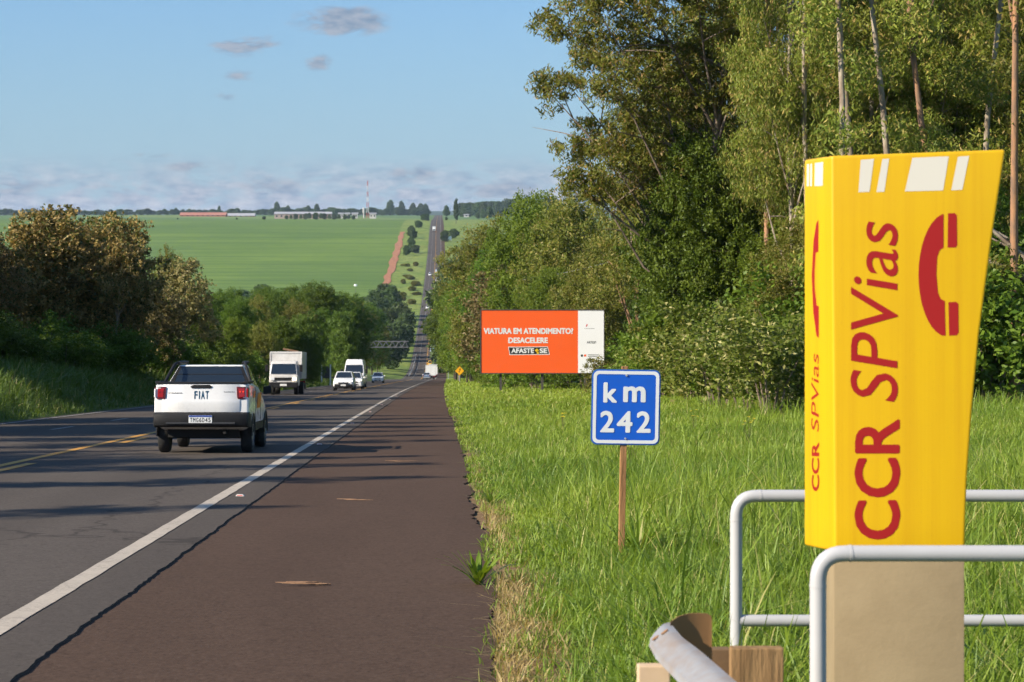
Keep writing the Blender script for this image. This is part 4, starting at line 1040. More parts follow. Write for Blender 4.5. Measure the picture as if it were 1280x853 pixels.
S_YSIGN = worn('yellow_sign_sheeting', (.85, .42, .01), (.7, .33, .02), .3, 5, .45)
def diamond_sign():
    d = 214; x = at_row(574.5, d); g = H1(x, d); o = empty('warning_sign', (x, d, g)); k = d / F
    tag(o, 'yellow diamond warning sign on the verge just beside the billboard', 'road sign')
    zc = z_row(463.8, d) - g; r = 6.1 * k
    MB().box((0, .04, zc / 2 - .2), (.07, .06, zc + .4)).build('post', S_GALV, o)
    MB().prism([(r, 0, zc), (0, 0, zc + r), (-r, 0, zc), (0, 0, zc - r)], (0, .01, 0)).build('plate', S_BLACK, o)
    r2 = r * .93; MB().prism([(r2, -.006, zc), (0, -.006, zc + r2), (-r2, -.006, zc), (0, -.006, zc - r2)], (0, .005, 0)).build('backing', S_YSIGN, o)
    mb = MB(); pts = [(-.05, -.2), (-.06, -.05), (.06, .02), (.05, .16)]
    for a, b in zip(pts[:-1], pts[1:]):
        v = Vector((b[0] - a[0], 0, b[1] - a[1])); n = Vector((v.z, 0, -v.x)).normalized() * .03
        A = Vector((a[0], -.0105, zc + a[1])); B = Vector((b[0], -.0105, zc + b[1]))
        mb.prism([A + n, B + n, B - n, A - n], (0, .003, 0))
    mb.prism([(-.06, -.0125, zc + .14), (.05, -.0125, zc + .28), (.15, -.0125, zc + .14)], (0, .002, 0))
    mb.build('arrow_symbol', S_BLACK, o)
    d = 420; x = at_row(560.5, d); g = H1(x, d); o = empty('round_sign', (x, d, g)); k = d / F
    tag(o, 'small pale round sign on a post at the foot of the roadside trees', 'road sign')
    zc = z_row(454.5, d) - g
    MB().box((0, .06, zc / 2 - .2), (.09, .07, zc + .4)).build('post', S_GALV, o)
    MB().lathe([(.42, -.01), (.42, .01)], (0, 0, zc), 'Y', 20).build('plate', S_RED, o)
    MB().lathe([(.33, -.016), (.33, -.011)], (0, 0, zc), 'Y', 20).build('backing', S_BWHITE, o)
diamond_sign()

def back_sign():
    d = 225; x = at_row(407.5, d); g = H1(x, d); o = empty('information_sign', (x, d, g)); k = d / F
    tag(o, 'grey-backed road sign on two white posts behind the first white car', 'road sign')
    zz = lambda row: z_row(row, d) - g
    for px in (402, 413): MB().box(((px - 407.5) * k, 0, zz(456) / 2 - .2), (.14, .12, zz(456) + .4)).build('post', S_WHITE, o)
    MB().box((0, -.08, (zz(473) + zz(458)) / 2), (9.0 * k, .02, zz(458) - zz(473))).build('panel', S_DARK, o)
back_sign()

S_GANT = worn('dull_grey_gantry_steel', (.12, .12, .12), (.08, .075, .07), .5, 1, .6)
def gantry():
    d = 432; k = d / F; x = at_row(455, d); g = H1(x, d); o = empty('sign_gantry', (x, d, g))
    tag(o, 'grey lattice gantry arm reaching towards the road in the valley', 'gantry')
    zz = lambda row: z_row(row, d) - g
    z0, z1 = zz(434.2), zz(427); L = (510.5 - 455) * k
    MB().tube([(0, 0, -.5), (0, 0, z1 + .2)], .2, 10).build('column', S_GANT, o)
    for yy in (-.7, .7):
        mb = MB(); n = 7
        for z in (z0, z1): mb.box((L / 2, yy, z), (L, .17, .17))
        for i in range(n):
            a = (L * i / n, yy, z0); b = (L * (i + .5) / n, yy, z1); c = (L * (i + 1) / n, yy, z0)
            mb.tube([a, b], .08, 6); mb.tube([b, c], .08, 6)
        mb.build('truss', S_GANT, o)
    mb = MB()
    for i in range(8): mb.box((L * i / 7, 0, z0), (.14, 1.2, .14)); mb.box((L * i / 7, 0, z1), (.14, 1.2, .14))
    mb.build('cross_bracing', S_GANT, o)
gantry()

def verge_rail():
    """distant guardrail beside the oncoming side in the valley"""
    Y = np.arange(600, 760, 4.0); u = -10.4
    o = empty('valley_guardrail', (float(u + PS(600)), 600, H1(float(u + PS(600)), 600))); tag(o, 'pale distant guardrail along the road in the valley', 'guardrail')
    P = [Vector((float(u + PS(y)), float(y), float(PZ(y)) + .62)) - o.location for y in Y]
    mb = MB(); mb.loft([[p + Vector((0, 0, .16)), p + Vector((.06, 0, .08)), p, p + Vector((.06, 0, -.08)), p + Vector((0, 0, -.16)), p + Vector((-.03, 0, 0))] for p in P]); mb.build('beam', S_GALV, o)
    for p in P[::2]: MB().box((p.x - .07, p.y, p.z - .35), (.12, .12, 1.1)).build('post', S_GALV, o)
verge_rail()

# ---- rails round the call box
T_PIPE = worn('grey_painted_pipe', (.45, .445, .45), (.32, .305, .29), .25, 3, .42)
T_FOOT_SHADE = mat('dark_blue_shadow', (.012, .02, .05), .45)  # cast shadow on the pipe feet, put into the colour
def arc_path(pts, r, n=6):
    pts = [Vector(p) for p in pts]; out = [pts[0]]
    for a, b, c in zip(pts[:-2], pts[1:-1], pts[2:]):
        u = (a - b).normalized(); v = (c - b).normalized()
        for k in range(n + 1):
            t = k / n; out.append((b + u * r) * (1 - t) ** 2 + b * 2 * t * (1 - t) + (b + v * r) * t ** 2)
    out.append(pts[-1]); return out
def rail(name, d, xl, rtop, rmid, foot, label, mid_from):
    x = at_row(xl, d); g = H1(x, d); o = empty(name, (x, d, g)); tag(o, label, 'handrail', 'handrails around the call box')
    zt = z_row(rtop, d) - g; zm = z_row(rmid, d) - g; L = 2.3; r = .0245
    MB().tube(arc_path([(0, 0, -.3), (0, 0, zt), (L, 0, zt), (L, 0, -.3)], .085, 8), r, 20).build('pipe_frame', T_PIPE, o, smooth=50)
    MB().tube([(r * .6, 0, zm), (L - r * .6, 0, zm)], r * .97, 20).build('middle_pipe', T_PIPE, o, smooth=50)
    for q in (0, L): MB().tube([(q, 0, -.3), (q, 0, foot)], r + .0015, 20).build('foot_shadow', T_FOOT_SHADE, o, smooth=50)  # thin dark sleeve drawn as the shadow across each foot
    s = .085 + .012
    for q in ((s, 0, zt), (L - s, 0, zt)): MB().tube([Vector(q) - Vector((.004, 0, 0)), Vector(q) + Vector((.004, 0, 0))], r + .0012, 20).build('weld_sleeve', T_PIPE, o, smooth=50)
    for q in ((0, 0, zt - s), (L, 0, zt - s)): MB().tube([Vector(q) - Vector((0, 0, .004)), Vector(q) + Vector((0, 0, .004))], r + .0012, 20).build('weld_sleeve', T_PIPE, o, smooth=50)
    return o
rail('handrail', 8.1, 920.2, 620, 776, .12, 'grey bent-pipe handrail behind the yellow call-box totem', 0)
rail('handrail', 6.0, 1022.5, 692, 900, .17, 'grey bent-pipe handrail in front of the yellow call-box totem', 0)

# ---- yellow totem on its masonry column
def m_totem():
    m = mat('yellow_totem_sheet', (.62, .375, .004), .45, spec=.3, coat=.05); t = NT(m); p = t.obj()
    x, y, z = t.xyz(p)
    rib = t.math('SINE', t.math('MULTIPLY', x, 520.0))
    lr = t.noise(t.scale(p, (26, 26, .6)), 1.0, 3, .5)
    t.color(t.mix(t.ramp(lr, .42, .66, 0, .6), t.mix(t.ramp(t.noise(p, 3, 5, .6), .4, .7, 0, .5), (.62, .375, .004), (.575, .34, .007)), (.55, .305, .005)))
    t.bump(t.math('ADD', t.math('MULTIPLY', rib, .10), lr), .07, .004)
    return m
T_YEL = m_totem()
T_RED = mat('red_totem_print', (.30, .010, .010), .5, spec=.3); T_TW = mat('pale_totem_print', (.60, .57, .50), .5)
def m_render():
    m = mat('painted_cement_render', (.47, .36, .22), .9, spec=.2); t = NT(m); p = t.obj()
    a = t.noise(t.scale(p, (4, 4, 7)), 2.0, 6, .7); b = t.noise(p, 60, 4, .7); c = t.noise(p, 4, 4, .6)
    t.color(t.mix(t.ramp(c, .35, .7), (.285, .22, .130), (.24, .182, .105)))
    t.bump(t.math('ADD', a, t.math('MULTIPLY', b, .35)), .3, .008); return m
T_REND = m_render()
def on_plane(px, py, P0, N):
    dv = Vector(((px - VX) / F, 1.0, (VY - py) / F)); o = Vector((0, 0, CAMZ))
    t = (P0 - o).dot(N) / dv.dot(N); return o + dv * t
def totem():
    pt = lambda px, py, d: Vector((at_row(px, d), d, z_row(py, d)))
    dL, dR, dB = 6.72, 6.63, 7.02
    base = Vector((at_row(1120, 6.8), 6.8, 0)); base.z = H1(base.x, base.y)
    o = empty('call_box_totem', base); tag(o, 'tall yellow wedge-shaped emergency telephone totem on a beige column', 'totem')
    o.location = base
    # outline of the front, as (px,py) down the sides
    rows = [(191, 1039, 1257.5), (300, 1039.5, 1241), (420, 1040.5, 1225), (520, 1041.5, 1215.5), (600, 1042.3, 1209.6), (650, 1042.8, 1207.5), (690, 1043, 1206.5)]
    FL = [pt(a, r + (4 if r < 195 else 0), dL) for r, a, b in rows]; FR = [pt(b, r - (4 if r < 195 else 0), dR) for r, a, b in rows]
    nF = (FR[0] - FL[0]).cross(FL[-1] - FL[0]).normalized()
    for i, (r, a, b) in enumerate(rows):
        if i:
            FL[i] = on_plane(a, r, FL[0], nF); FR[i] = on_plane(b, r - 4, FL[0], nF)
    BL = [pt(1005.2 + (1 if i > 4 else 0), 200 if i == 0 else r, dB) for i, (r, a, b) in enumerate(rows)]
    nS = (BL[0] - FL[0]).cross(FL[-1] - FL[0]).normalized()
    for i, (r, a, b) in enumerate(rows):
        if i: BL[i] = on_plane(1005.2, r + (-3 if i < 6 else -8), FL[0], nS)
    BR = [f + Vector((-.03, .34, 0)) for f in FR]
    rings = [[a - base, b - base, c - base, e - base] for a, b, c, e in zip(FL, FR, BR, BL)]
    MB().loft(rings[::-1]).build('body', T_YEL, o, bevel=.011, smooth=28, seg=4)
    # front plane
    n = (FR[0] - FL[0]).cross(FL[-1] - FL[0]).normalized()
    if n.y > 0: n = -n
    N = n
    def art(name, loops, m, P0, N, lift=.0007):
        mb = MB()
        for lp in loops: mb.add([on_plane(a, b, P0 + N * lift, N) - base for a, b in lp], [tuple(range(len(lp)))])
        return mb.build(name, m, o)
    P0 = FL[3]
    for q in ([(1076, 200), (1092.5, 198.8), (1087, 240), (1073, 240.5)], [(1103, 199), (1111.5, 198.6), (1105.5, 240), (1095.5, 240.3)], [(1140.5, 197.5), (1186, 195.5), (1179, 238.3), (1131, 239.5)], [(1197.5, 196), (1211.5, 195.2), (1203, 237.5), (1189, 238.2)]):
        art('stripe', [q], T_TW, P0, N)
    # handset
    import math as _m
    def arc(cx, cy, rx, ry, a0, a1, k=18): return [(cx + rx * _m.cos(R(a0 + (a1 - a0) * i / k)), cy + ry * _m.sin(R(a0 + (a1 - a0) * i / k))) for i in range(k + 1)]
    outer = arc(1185, 344, 37, 77.5, 266, 94)         # from top round the left to the bottom
    inner = [(1181, 376.5), (1176, 374), (1172.5, 366), (1170.6, 343), (1171.5, 322), (1175, 312.5), (1179.5, 310)]
    q = [(1179.5, 267.5)] + outer[1:-1] + [(1182, 420)] + inner
    art('handset_symbol', [q], T_RED, P0, N)
    art('handset_symbol', [[(1185, 267), (1193, 266.5), (1196, 269), (1196.5, 307), (1194.5, 309.5), (1184.5, 309.8)]], T_RED, P0, N)
    art('handset_symbol', [[(1185.5, 378), (1195, 377.5), (1198, 380), (1198.4, 416), (1196, 419.5), (1186.3, 419.8)]], T_RED, P0, N)
    def vtext(body, x0, x1, y0, y1, P0, N, bold, shear, m=T_RED, sp=1.0):
        """lettering read from the bottom up; letter tops point to smaller x"""
        me, co = text_mesh('lettering', body, m, 1.0, bold, shear, 0, sp)
        a0, a1, b0, b1 = co[:, 0].min(), co[:, 0].max(), co[:, 1].min(), co[:, 1].max()
        out = []
        for c in co:
            py = y1 - (c[0] - a0) / (a1 - a0) * (y1 - y0); px = x1 - (c[1] - b0) / (b1 - b0) * (x1 - x0)
            out.append(on_plane(px, py, P0 + N * (.0007 + c[2] * .06), N) - base)
        me.vertices.foreach_set('co', np.array([tuple(v) for v in out], np.float32).ravel()); me.update()
        link('lettering', me, o)
    vtext('CCR', 1068, 1125.5, 524, 675, P0, N, .026, .0)
    vtext('SPVias', 1063, 1122.5, 277, 502.5, P0, N, .002, .16)
    # side plane
    e = (FL[3] - BL[3]).normalized(); up = (FL[0] - FL[-1]).normalized()
    N2 = e.cross(up); 
    if N2.x > 0: N2 = -N2
    Q0 = FL[3]
    for q in ([(1008.5, 205.5), (1011.5, 205), (1011.2, 233), (1008.5, 233)], [(1012.8, 205), (1015.2, 204.6), (1014.8, 233), (1012.5, 233)], [(1018.5, 204), (1029, 202.5), (1028.5, 232.5), (1018, 233)]):
        art('stripe', [q], T_TW, Q0, N2)
    hs = [(1023.2, 275)] + [(1020.5, 279), (1017, 300), (1014.6, 345), (1016.5, 390), (1020.5, 420), (1023.5, 423)] + [(1023.5, 383), (1020.6, 382), (1018.4, 360), (1018.2, 340), (1019.6, 316), (1023.0, 315)]
    art('handset_symbol', [hs], T_RED, Q0, N2)
    vtext('CCR', 1014.5, 1024, 553, 614, Q0, N2, .026, 0)
    vtext('SPVias', 1014, 1023.5, 442, 540, Q0, N2, .0, .16)
    # column
    mb = MB(); dF, dK = 6.84, 7.12
    w0 = at_row(1042, dF); w1 = at_row(1206, dF); bl = at_row(1031, dK)
    zt = z_row(676, dF) - base.z
    b = [(at_row(1042, 6.745) - base.x, 6.745 - base.y, -.4), (at_row(1206, 6.655) - base.x, 6.655 - base.y, -.4), (at_row(1206, 6.655) - base.x - .02, dK - base.y, -.4), (bl - base.x, dK - base.y, -.4)]
    mb.hexa(b, [(p[0], p[1], zt) for p in b]); mb.build('column', T_REND, o, bevel=.008, seg=2, smooth=40)
totem()

# ---- end of the crash barrier and its timber posts
G_LIT = worn('weathered_galvanised_beam', (.27, .275, .29), (.24, .16, .10), .75, 9, .65, .1, bump=.06)
G_RUST = worn('rust_brown_beam_back', (.30, .15, .055), (.19, .095, .04), .6, 5, .75, bump=.1)
def barrier():
    pt = lambda px, py, d: Vector((at_row(px, d), d, z_row(py, d)))
    base = pt(850, 800, 5.3); base.z = H1(base.x, base.y)
    o = empty('crash_barrier', base); tag(o, 'bent end of a grey steel crash barrier with rusty inside in front of the handrails', 'guardrail')
    # the bent strip: stations from the far end to below the frame, each an upper and a lower edge
    st = [((837, 778), (806, 801), 5.50), ((853, 797), (815, 818), 5.38), ((877, 815), (840, 844), 5.20), ((921, 853), (868, 873), 4.92), ((975, 900), (935, 935), 4.65), ((1040, 960), (1000, 1000), 4.35)]
    rings = []
    for (a, b, d) in st:
        A = pt(*a, d + .03); B = pt(*b, d - .03)
        nv = Vector((-.55, -.45, .7)).normalized(); row = []
        for k in range(13):
            f = k / 12; bul = .004 * math.sin(f * 6.28) + .004 * sstep(0, .18, f) * (1 - sstep(.62, .80, f)) - .022 * sstep(.80, 1.0, f)
            row.append(A.lerp(B, f) + nv * float(bul) - base)
        row2 = [p - nv * .004 for p in row[::-1]]
        rings.append(row + row2)
    MB().loft(rings).build('beam', G_LIT, o, smooth=45)
    A0, B0, A1, B1 = (pt(*st[0][0], st[0][2] + .03), pt(*st[0][1], st[0][2] - .03), pt(*st[1][0], st[1][2] + .03), pt(*st[1][1], st[1][2] - .03))
    nv = Vector((-.55, -.45, .7)).normalized()
    for f, gg in ((.32, .42), (.66, .30)):
        c = A0.lerp(B0, f).lerp(A1.lerp(B1, f), gg) + nv * (.0052 + .004 * math.sin(f * 6.28))
        ax = (A0 - B0).normalized(); ay = (A1 - A0).normalized()
        loop = [c + ax * .014 * math.cos(t) + ay * .0055 * math.sin(t) - base for t in np.linspace(0, 6.283, 15)[:-1]]
        MB().prism(loop, nv * .002).build('bolt_slot', G_RUST, o)
    # inside of the curl, standing behind
    C = []
    for px, r0, r1, d in ((838, 778, 790, 5.50), (846, 772, 796, 5.512), (852, 769.5, 800, 5.522), (862, 767, 812, 5.532), (874, 766.5, 826, 5.540), (885, 767.5, 840, 5.545), (888.6, 770, 848, 5.546), (890, 775, 850, 5.546)):
        a, b = pt(px, r0, d) - base, pt(px, r1 + 6, d) - base; t = Vector((0, .004, 0)); C.append([a, b, b + t, a + t])
    MB().loft(C).build('curled_end', G_RUST, o, smooth=60)
    # short rusty bracket in the post gap
    return o
barrier()
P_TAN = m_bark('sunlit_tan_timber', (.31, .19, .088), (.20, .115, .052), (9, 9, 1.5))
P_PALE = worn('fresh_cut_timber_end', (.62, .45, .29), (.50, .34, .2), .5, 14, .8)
P_SHADE = worn('shaded_timber', (.16, .095, .045), (.11, .065, .03), .5, 9, .85, bump=.2)  # darker copy of the tan wood: shade on the post's side, painted in
def timber(name, px0, px1, row, d, dep, label, mats, cap=None):
    x0, x1 = at_row(px0, d), at_row(px1, d); xc = (x0 + x1) / 2; g = H1(xc, d); zt = z_row(row, d) - g
    o = empty(name, (xc, d, g)); tag(o, label, 'post', 'timber posts of the crash barrier')
    w = x1 - x0
    MB().box((0, dep / 2, zt / 2 - .2), (w, dep, zt + .4)).build('beam', mats, o, bevel=.004)
    return o
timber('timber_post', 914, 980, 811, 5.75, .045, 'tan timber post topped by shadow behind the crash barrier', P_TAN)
timber('timber_post', 880, 913, 812, 5.82, .045, 'shaded side of the tan timber post next to the barrier curl', P_SHADE)
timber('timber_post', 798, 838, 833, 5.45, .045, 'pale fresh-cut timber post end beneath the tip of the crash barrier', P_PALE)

# ---- small things on the asphalt
ST_W = worn('scuffed_white_plastic', (.62, .58, .50), (.35, .30, .25), .5, 30, .6)
def stud(y, label, u=-2.02):
    x = u + float(PS(y)); o = empty('road_stud', (x, y, float(PZ(y)) + ROAD_Z))
    tag(o, label, 'road stud', 'road studs beside the white edge line')
    mb = MB(); mb.hexa([(-.05, -.05, 0), (.05, -.05, 0), (.05, .05, 0), (-.05, .05, 0)], [(-.035, -.02, .018), (.035, -.02, .018), (.035, .02, .018), (-.035, .02, .018)]); mb.build('shell', ST_W, o)
    mb = MB(); mb.box((0, -.037, .010), (.06, .003, .009), rot=(R(-30), 0, 0)); mb.build('reflector', S_RED, o)
stud(22.2, 'scuffed white road stud beside the edge line, the big one closest to the camera')
for i in range(1, 7): stud(22.2 + 16 * i, 'small white road stud beside the edge line towards the valley')
DEB = m_bark('splintered_bark', (.40, .24, .14), (.26, .15, .09), (4, 14, 14))
def debris(u, y, n, L, label, seed):
    r = random.Random(seed); mb = MB()
    for i in range(n):
        l = L * r.uniform(.3, 1); c = (r.uniform(-.3, .3) * L, r.uniform(-.05, .05), .004 + .004 * i); a = r.uniform(-.08, .08)
        v = Vector((math.cos(a), math.sin(a), 0)) * l / 2; s = Vector((-v.y, v.x, 0)).normalized() * .012 * r.uniform(.3, 1)
        C = Vector(c); mb.prism([C - v, C - v * .3 - s, C + v * .8 - s, C + v, C + v * .2 + s], (0, 0, .004))
    o = mb.build('bark_debris', DEB); x = u + float(PS(y)); o.location = (x, y, float(PZ(y)) + .002); o.rotation_euler = (math.atan(_S), 0, 0)
    tag(o, label, 'debris')
debris(-.70, 12.9, 7, .36, 'flattened strip of splintered bark lying on the brown shoulder', 1)
debris(-.75, 21.6, 3, .3, 'short dark bark scrap on the shoulder beyond the large one', 2)
debris(-.35, 31, 3, .5, 'thin bark scrap far along the brown shoulder', 3)

# ---- masts, pole, cable, buildings at the crest
M_BRICK = worn('red_roof_tile', (.42, .17, .11), (.30, .12, .08), .5, .15, .8)
M_PINK = worn('pinkish_render_wall', (.38, .28, .24), (.32, .23, .19), .4, .2, .8)
M_PALEW = worn('pale_render_wall', (.50, .47, .44), (.4, .36, .33), .4, .2, .8)
M_DKROOF = worn('grey_sheet_roof', (.38, .37, .38), (.28, .26, .26), .4, .2, .6)
M_GLASSF = mat('far_window_glass', (.03, .035, .045), .15)
def barn(px0, px1, r_e, r_top, r_b, d, label, wall, roof, dep=18, nwin=8, cat='building'):
    x0, x1 = at_row(px0, d), at_row(px1, d); xc = (x0 + x1) / 2; w = x1 - x0; g = H1(xc, d)
    o = empty('long_building', (xc, d, g)); tag(o, label, cat)
    ze, zt = z_row(r_e, d) - g, z_row(r_top, d) - g; zb = min(z_row(r_b, d) - g, -.5) - 2
    MB().box((0, dep / 2, (ze + zb) / 2), (w, dep, ze - zb)).build('wall', wall, o)
    mb = MB(); mb.prism([(-w / 2 - .8, -.8, ze), (-w / 2 - .8, dep + .8, ze), (-w / 2 - .8, dep / 2, zt)], (w + 1.6, 0, 0)); mb.build('roof', roof, o)
    for i in range(nwin):
        MB().box((-w / 2 + w * (i + .5) / nwin, -.05, ze * .55), (w / nwin * .35, .1, max(.8, ze * .35))).build('window', M_GLASSF, o)
    return o
barn(225, 282, 269.2, 265.6, 272, 2900, 'long red-roofed shed on the crest beyond the field', M_BRICK, M_BRICK, 24, 9)
barn(284, 318, 270, 266.6, 273, 2960, 'dull reddish shed next to the long red-roofed one', M_BRICK, M_DKROOF, 20, 5)
barn(343, 414, 267.6, 264.8, 272.5, 2560, 'long pale pinkish building behind the grove on the crest', M_PINK, M_DKROOF, 20, 12)
for px0, px1, lab in ((423, 429, 'small white house with a dark roof beside the grove'), (431, 437, 'small white house between two others near the mast'), (440, 447, 'widest of the small white houses near the mast'), (462, 470, 'low white house just past the foot of the red mast')):
    barn(px0, px1, 267.3, 266, 270, 2620, lab, M_PALEW, M_DKROOF, 9, 2)
barn(580, 586, 268.6, 267.8, 271, 2900, 'tiny white house under the wood on the far hill', M_PALEW, M_DKROOF, 8, 1)
def mast():
    d = 2700; x = at_row(459.5, d); g = H1(x, d); o = empty('radio_mast', (x, d, g)); tag(o, 'tall red and white lattice mast on the horizon', 'mast')
    top = z_row(226, d) - g; n = 7
    RED = mat('mast_red', (.42, .10, .08), .6); WH = mat('mast_white', (.62, .60, .60), .6)
    for i in range(n):
        z0, z1 = top * i / n, top * (i + 1) / n; w0, w1 = 1.6 * (1 - i / n * .75), 1.6 * (1 - (i + 1) / n * .75); mb = MB()
        for sx, sy in ((-1, -1), (1, -1), (1, 1), (-1, 1)): mb.tube([(sx * w0, sy * w0, z0), (sx * w1, sy * w1, z1)], .26, 5)
        for s in range(4):
            q = [(-1, -1), (1, -1), (1, 1), (-1, 1), (-1, -1)]; a, b = q[s], q[s + 1]
            mb.tube([(a[0] * w0, a[1] * w0, z0), (b[0] * w1, b[1] * w1, z1)], .16, 4); mb.tube([(b[0] * w0, b[1] * w0, z0), (a[0] * w1, a[1] * w1, z1)], .16, 4)
        mb.build('lattice_section', RED if i % 2 == 0 else WH, o)
    d = 2660; x = at_row(454.8, d); g = H1(x, d); o = empty('water_tank', (x, d, g)); tag(o, 'white column-shaped water tank beside the mast', 'water tank')
    t = z_row(259.8, d) - g
    MB().lathe([(1.0, -1), (1.0, t * .45)], (0, 0, 0), 'Z', 14).build('stem', M_PALEW, o); MB().lathe([(1.0, t * .45), (1.6, t * .55), (1.6, t * .95), (.6, t)], (0, 0, 0), 'Z', 14).build('tank', M_PALEW, o)
mast()
def lamp_pole():
    d = 900; x = at_row(444.5, d); g = H1(x, d); o = empty('lamp_pole', (x, d, g)); tag(o, 'thin pole with a white round head before the green field', 'pole')
    z = z_row(357, d) - g
    MB().tube([(0, 0, -1), (0, 0, z)], .09, 8).build('pole', S_GANT, o)
    MB().lathe([(.2, z - .6), (.75, z - .3), (.75, z + .3), (.2, z + .6)], (0, 0, 0), 'Z', 12).build('head', S_BWHITE, o)
lamp_pole()
def far_panel():
    d = 1560; x = at_row(562, d); g = H1(x, d); o = empty('roadside_panel', (x, d, g)); tag(o, 'small white roadside panel over yellow flowers on the far slope', 'sign')
    zt = z_row(295.5, d) - g; zb = zt - 5 * d / F; w = 5 * d / F
    MB().box((0, 0, (zt + zb) / 2), (w, .3, zt - zb)).build('panel', S_BWHITE, o)
    for s in (-1, 1): MB().box((s * w * .35, .4, zb / 2), (.25, .25, zb + 3)).build('post', S_GALV, o)
far_panel()
def cable():
    a = Vector((at_row(575, 205), 205, z_row(352, 205))); b = Vector((at_row(760, 135), 135, z_row(328, 135)))
    mb = MB(); pts = []
    for i in range(25):
        f = i / 24; p = a.lerp(b, f); p.z -= 1.1 * 4 * f * (1 - f) * .5; pts.append(p)
    mb.tube(pts, .022, 5); o = mb.build('overhead_cable', mat('grey_cable', (.3, .3, .3), .6)); tag(o, 'thin grey cable slung through the trees above the billboard', 'cable')
cable()
# ------------------------------------------------------------------ vehicles
V_WHITE = worn('white_car_paint', (.78, .77, .75), (.55, .50, .44), .22, 2.2, .28, coat=.6)
V_SILV = worn('dirty_white_truck_paint', (.66, .64, .62), (.40, .35, .30), .45, 1.6, .42, coat=.2)
V_GLASS = mat('dark_car_glass', (.012, .017, .022), .06, spec=.9, coat=.6)
V_BLK = worn('black_plastic', (.011, .011, .012), (.03, .026, .024), .4, 4, .55, spec=.3)
V_TYRE = worn('tyre_rubber', (.018, .018, .018), (.06, .05, .04), .45, 6, .85)
V_RIM = mat('wheel_rim_alloy', (.32, .32, .33), .35, .8)
V_RED = mat('red_lamp_lens', (.34, .006, .010), .18, coat=.7)
V_RDARK = mat('dark_red_lamp_housing', (.13, .006, .008), .2, coat=.7)
V_REDLIT = mat('glowing_red_lamp', (.55, .02, .015), .2, emit=(1, .08, .02), estr=.35)
V_LENS = mat('clear_lamp_lens', (.72, .74, .76), .12, coat=.8)
V_HEAD = mat('lit_headlight', (.9, .85, .7), .2, emit=(1.0, .86, .58), estr=2.6)
V_PLATE = mat('licence_plate_white', (.72, .72, .70), .45); V_PBLUE = mat('licence_plate_blue', (.02, .06, .30), .45)
V_ORG = mat('orange_decal', (.80, .16, .02), .4); V_CHR = mat('bright_trim', (.6, .6, .6), .2, .9)
V_TRIM = mat('steel_blue_badge', (.035, .095, .16), .4, .2)
V_UNDER = mat('dark_underbody', (.012, .011, .010), .8)
V_BLUE = worn('blue_truck_paint', (.10, .22, .50), (.2, .25, .4), .3, 2, .4); V_YEL = worn('yellow_machine_paint', (.75, .42, .02), (.5, .3, .05), .3, 2, .5)

def on_road(o, u, y, facing=1):
    """seat a vehicle on the sloping road; facing +1 drives away from the camera"""
    x = u + float(PS(y)); e = .5
    t = Vector((float(PS(y + e) - PS(y - e)), 2 * e, float(PZ(y + e) - PZ(y - e)))).normalized() * facing
    r = t.cross(Vector((0, 0, 1))).normalized(); up = r.cross(t)
    M = Matrix((r, t, up)).transposed()
    o.location = (x, y, float(PZ(y)) + ROAD_Z + y * 1e-5); o.rotation_euler = M.to_euler()

def wheel(parent, x, y, r, w, side):
    e = link('wheel', MB().lathe([(r * .62, -w / 2), (r * .93, -w / 2), (r, -w * .36), (r, w * .36), (r * .93, w / 2), (r * .62, w / 2)], (0, 0, 0), 'X', 26).mesh('wheel', V_TYRE, smooth=40), parent, (x, y, r))
    mb = MB(); s = side; f = s * w * .5
    mb.lathe([(r * .64, f - s * .05), (r * .64, f + s * .004), (r * .58, f + s * .008), (r * .56, f - s * .03)], (0, 0, 0), 'X', 26)
    for k in range(5):
        a = 2 * math.pi * k / 5; c, sn = math.cos(a), math.sin(a); p = Vector((f - s * .008, 0, 0)); d = Vector((0, c, sn)); q = Vector((0, -sn, c)) * r * .085
        mb.prism([p + d * r * .1 + q, p + d * r * .6 + q * .8, p + d * r * .6 - q * .8, p + d * r * .1 - q], (s * .012, 0, 0))
    mb.lathe([(r * .16, f - s * .01), (r * .14, f + s * .012)], (0, 0, 0), 'X', 12)
    link('rim', mb.mesh('rim', V_RIM, smooth=40), e)
    return e

def panel(mb, p00, p10, p11, p01, u0, u1, v0, v1, off=.006, th=.004):
    """a thin pane lying on the quad p00,p10,p11,p01 between the given fractions, set proud"""
    P = [Vector(p) for p in (p00, p10, p11, p01)]
    n = (P[1] - P[0]).cross(P[3] - P[0]).normalized()
    q = lambda u, v: (P[0].lerp(P[1], u)).lerp(P[3].lerp(P[2], u), v)
    loop = [q(u0, v0) + n * (off - th), q(u1, v0) + n * (off - th), q(u1, v1) + n * (off - th), q(u0, v1) + n * (off - th)]
    mb.prism(loop, n * th)

def body_ring(y, zb, zs, zt, wb, wm, wt):
    h = [(0, zb), (wb * .9, zb), (wb, zb + .04), (wm, zs), (wm, (zs + zt) / 2), (wt, zt - .02), (wt * .9, zt), (0, zt)]
    return [(-a, y, z) for a, z in h[::-1][:-1]] + [(a, y, z) for a, z in h][0:] if False else [(a, y, z) for a, z in h] + [(-a, y, z) for a, z in h[::-1][1:-1]]

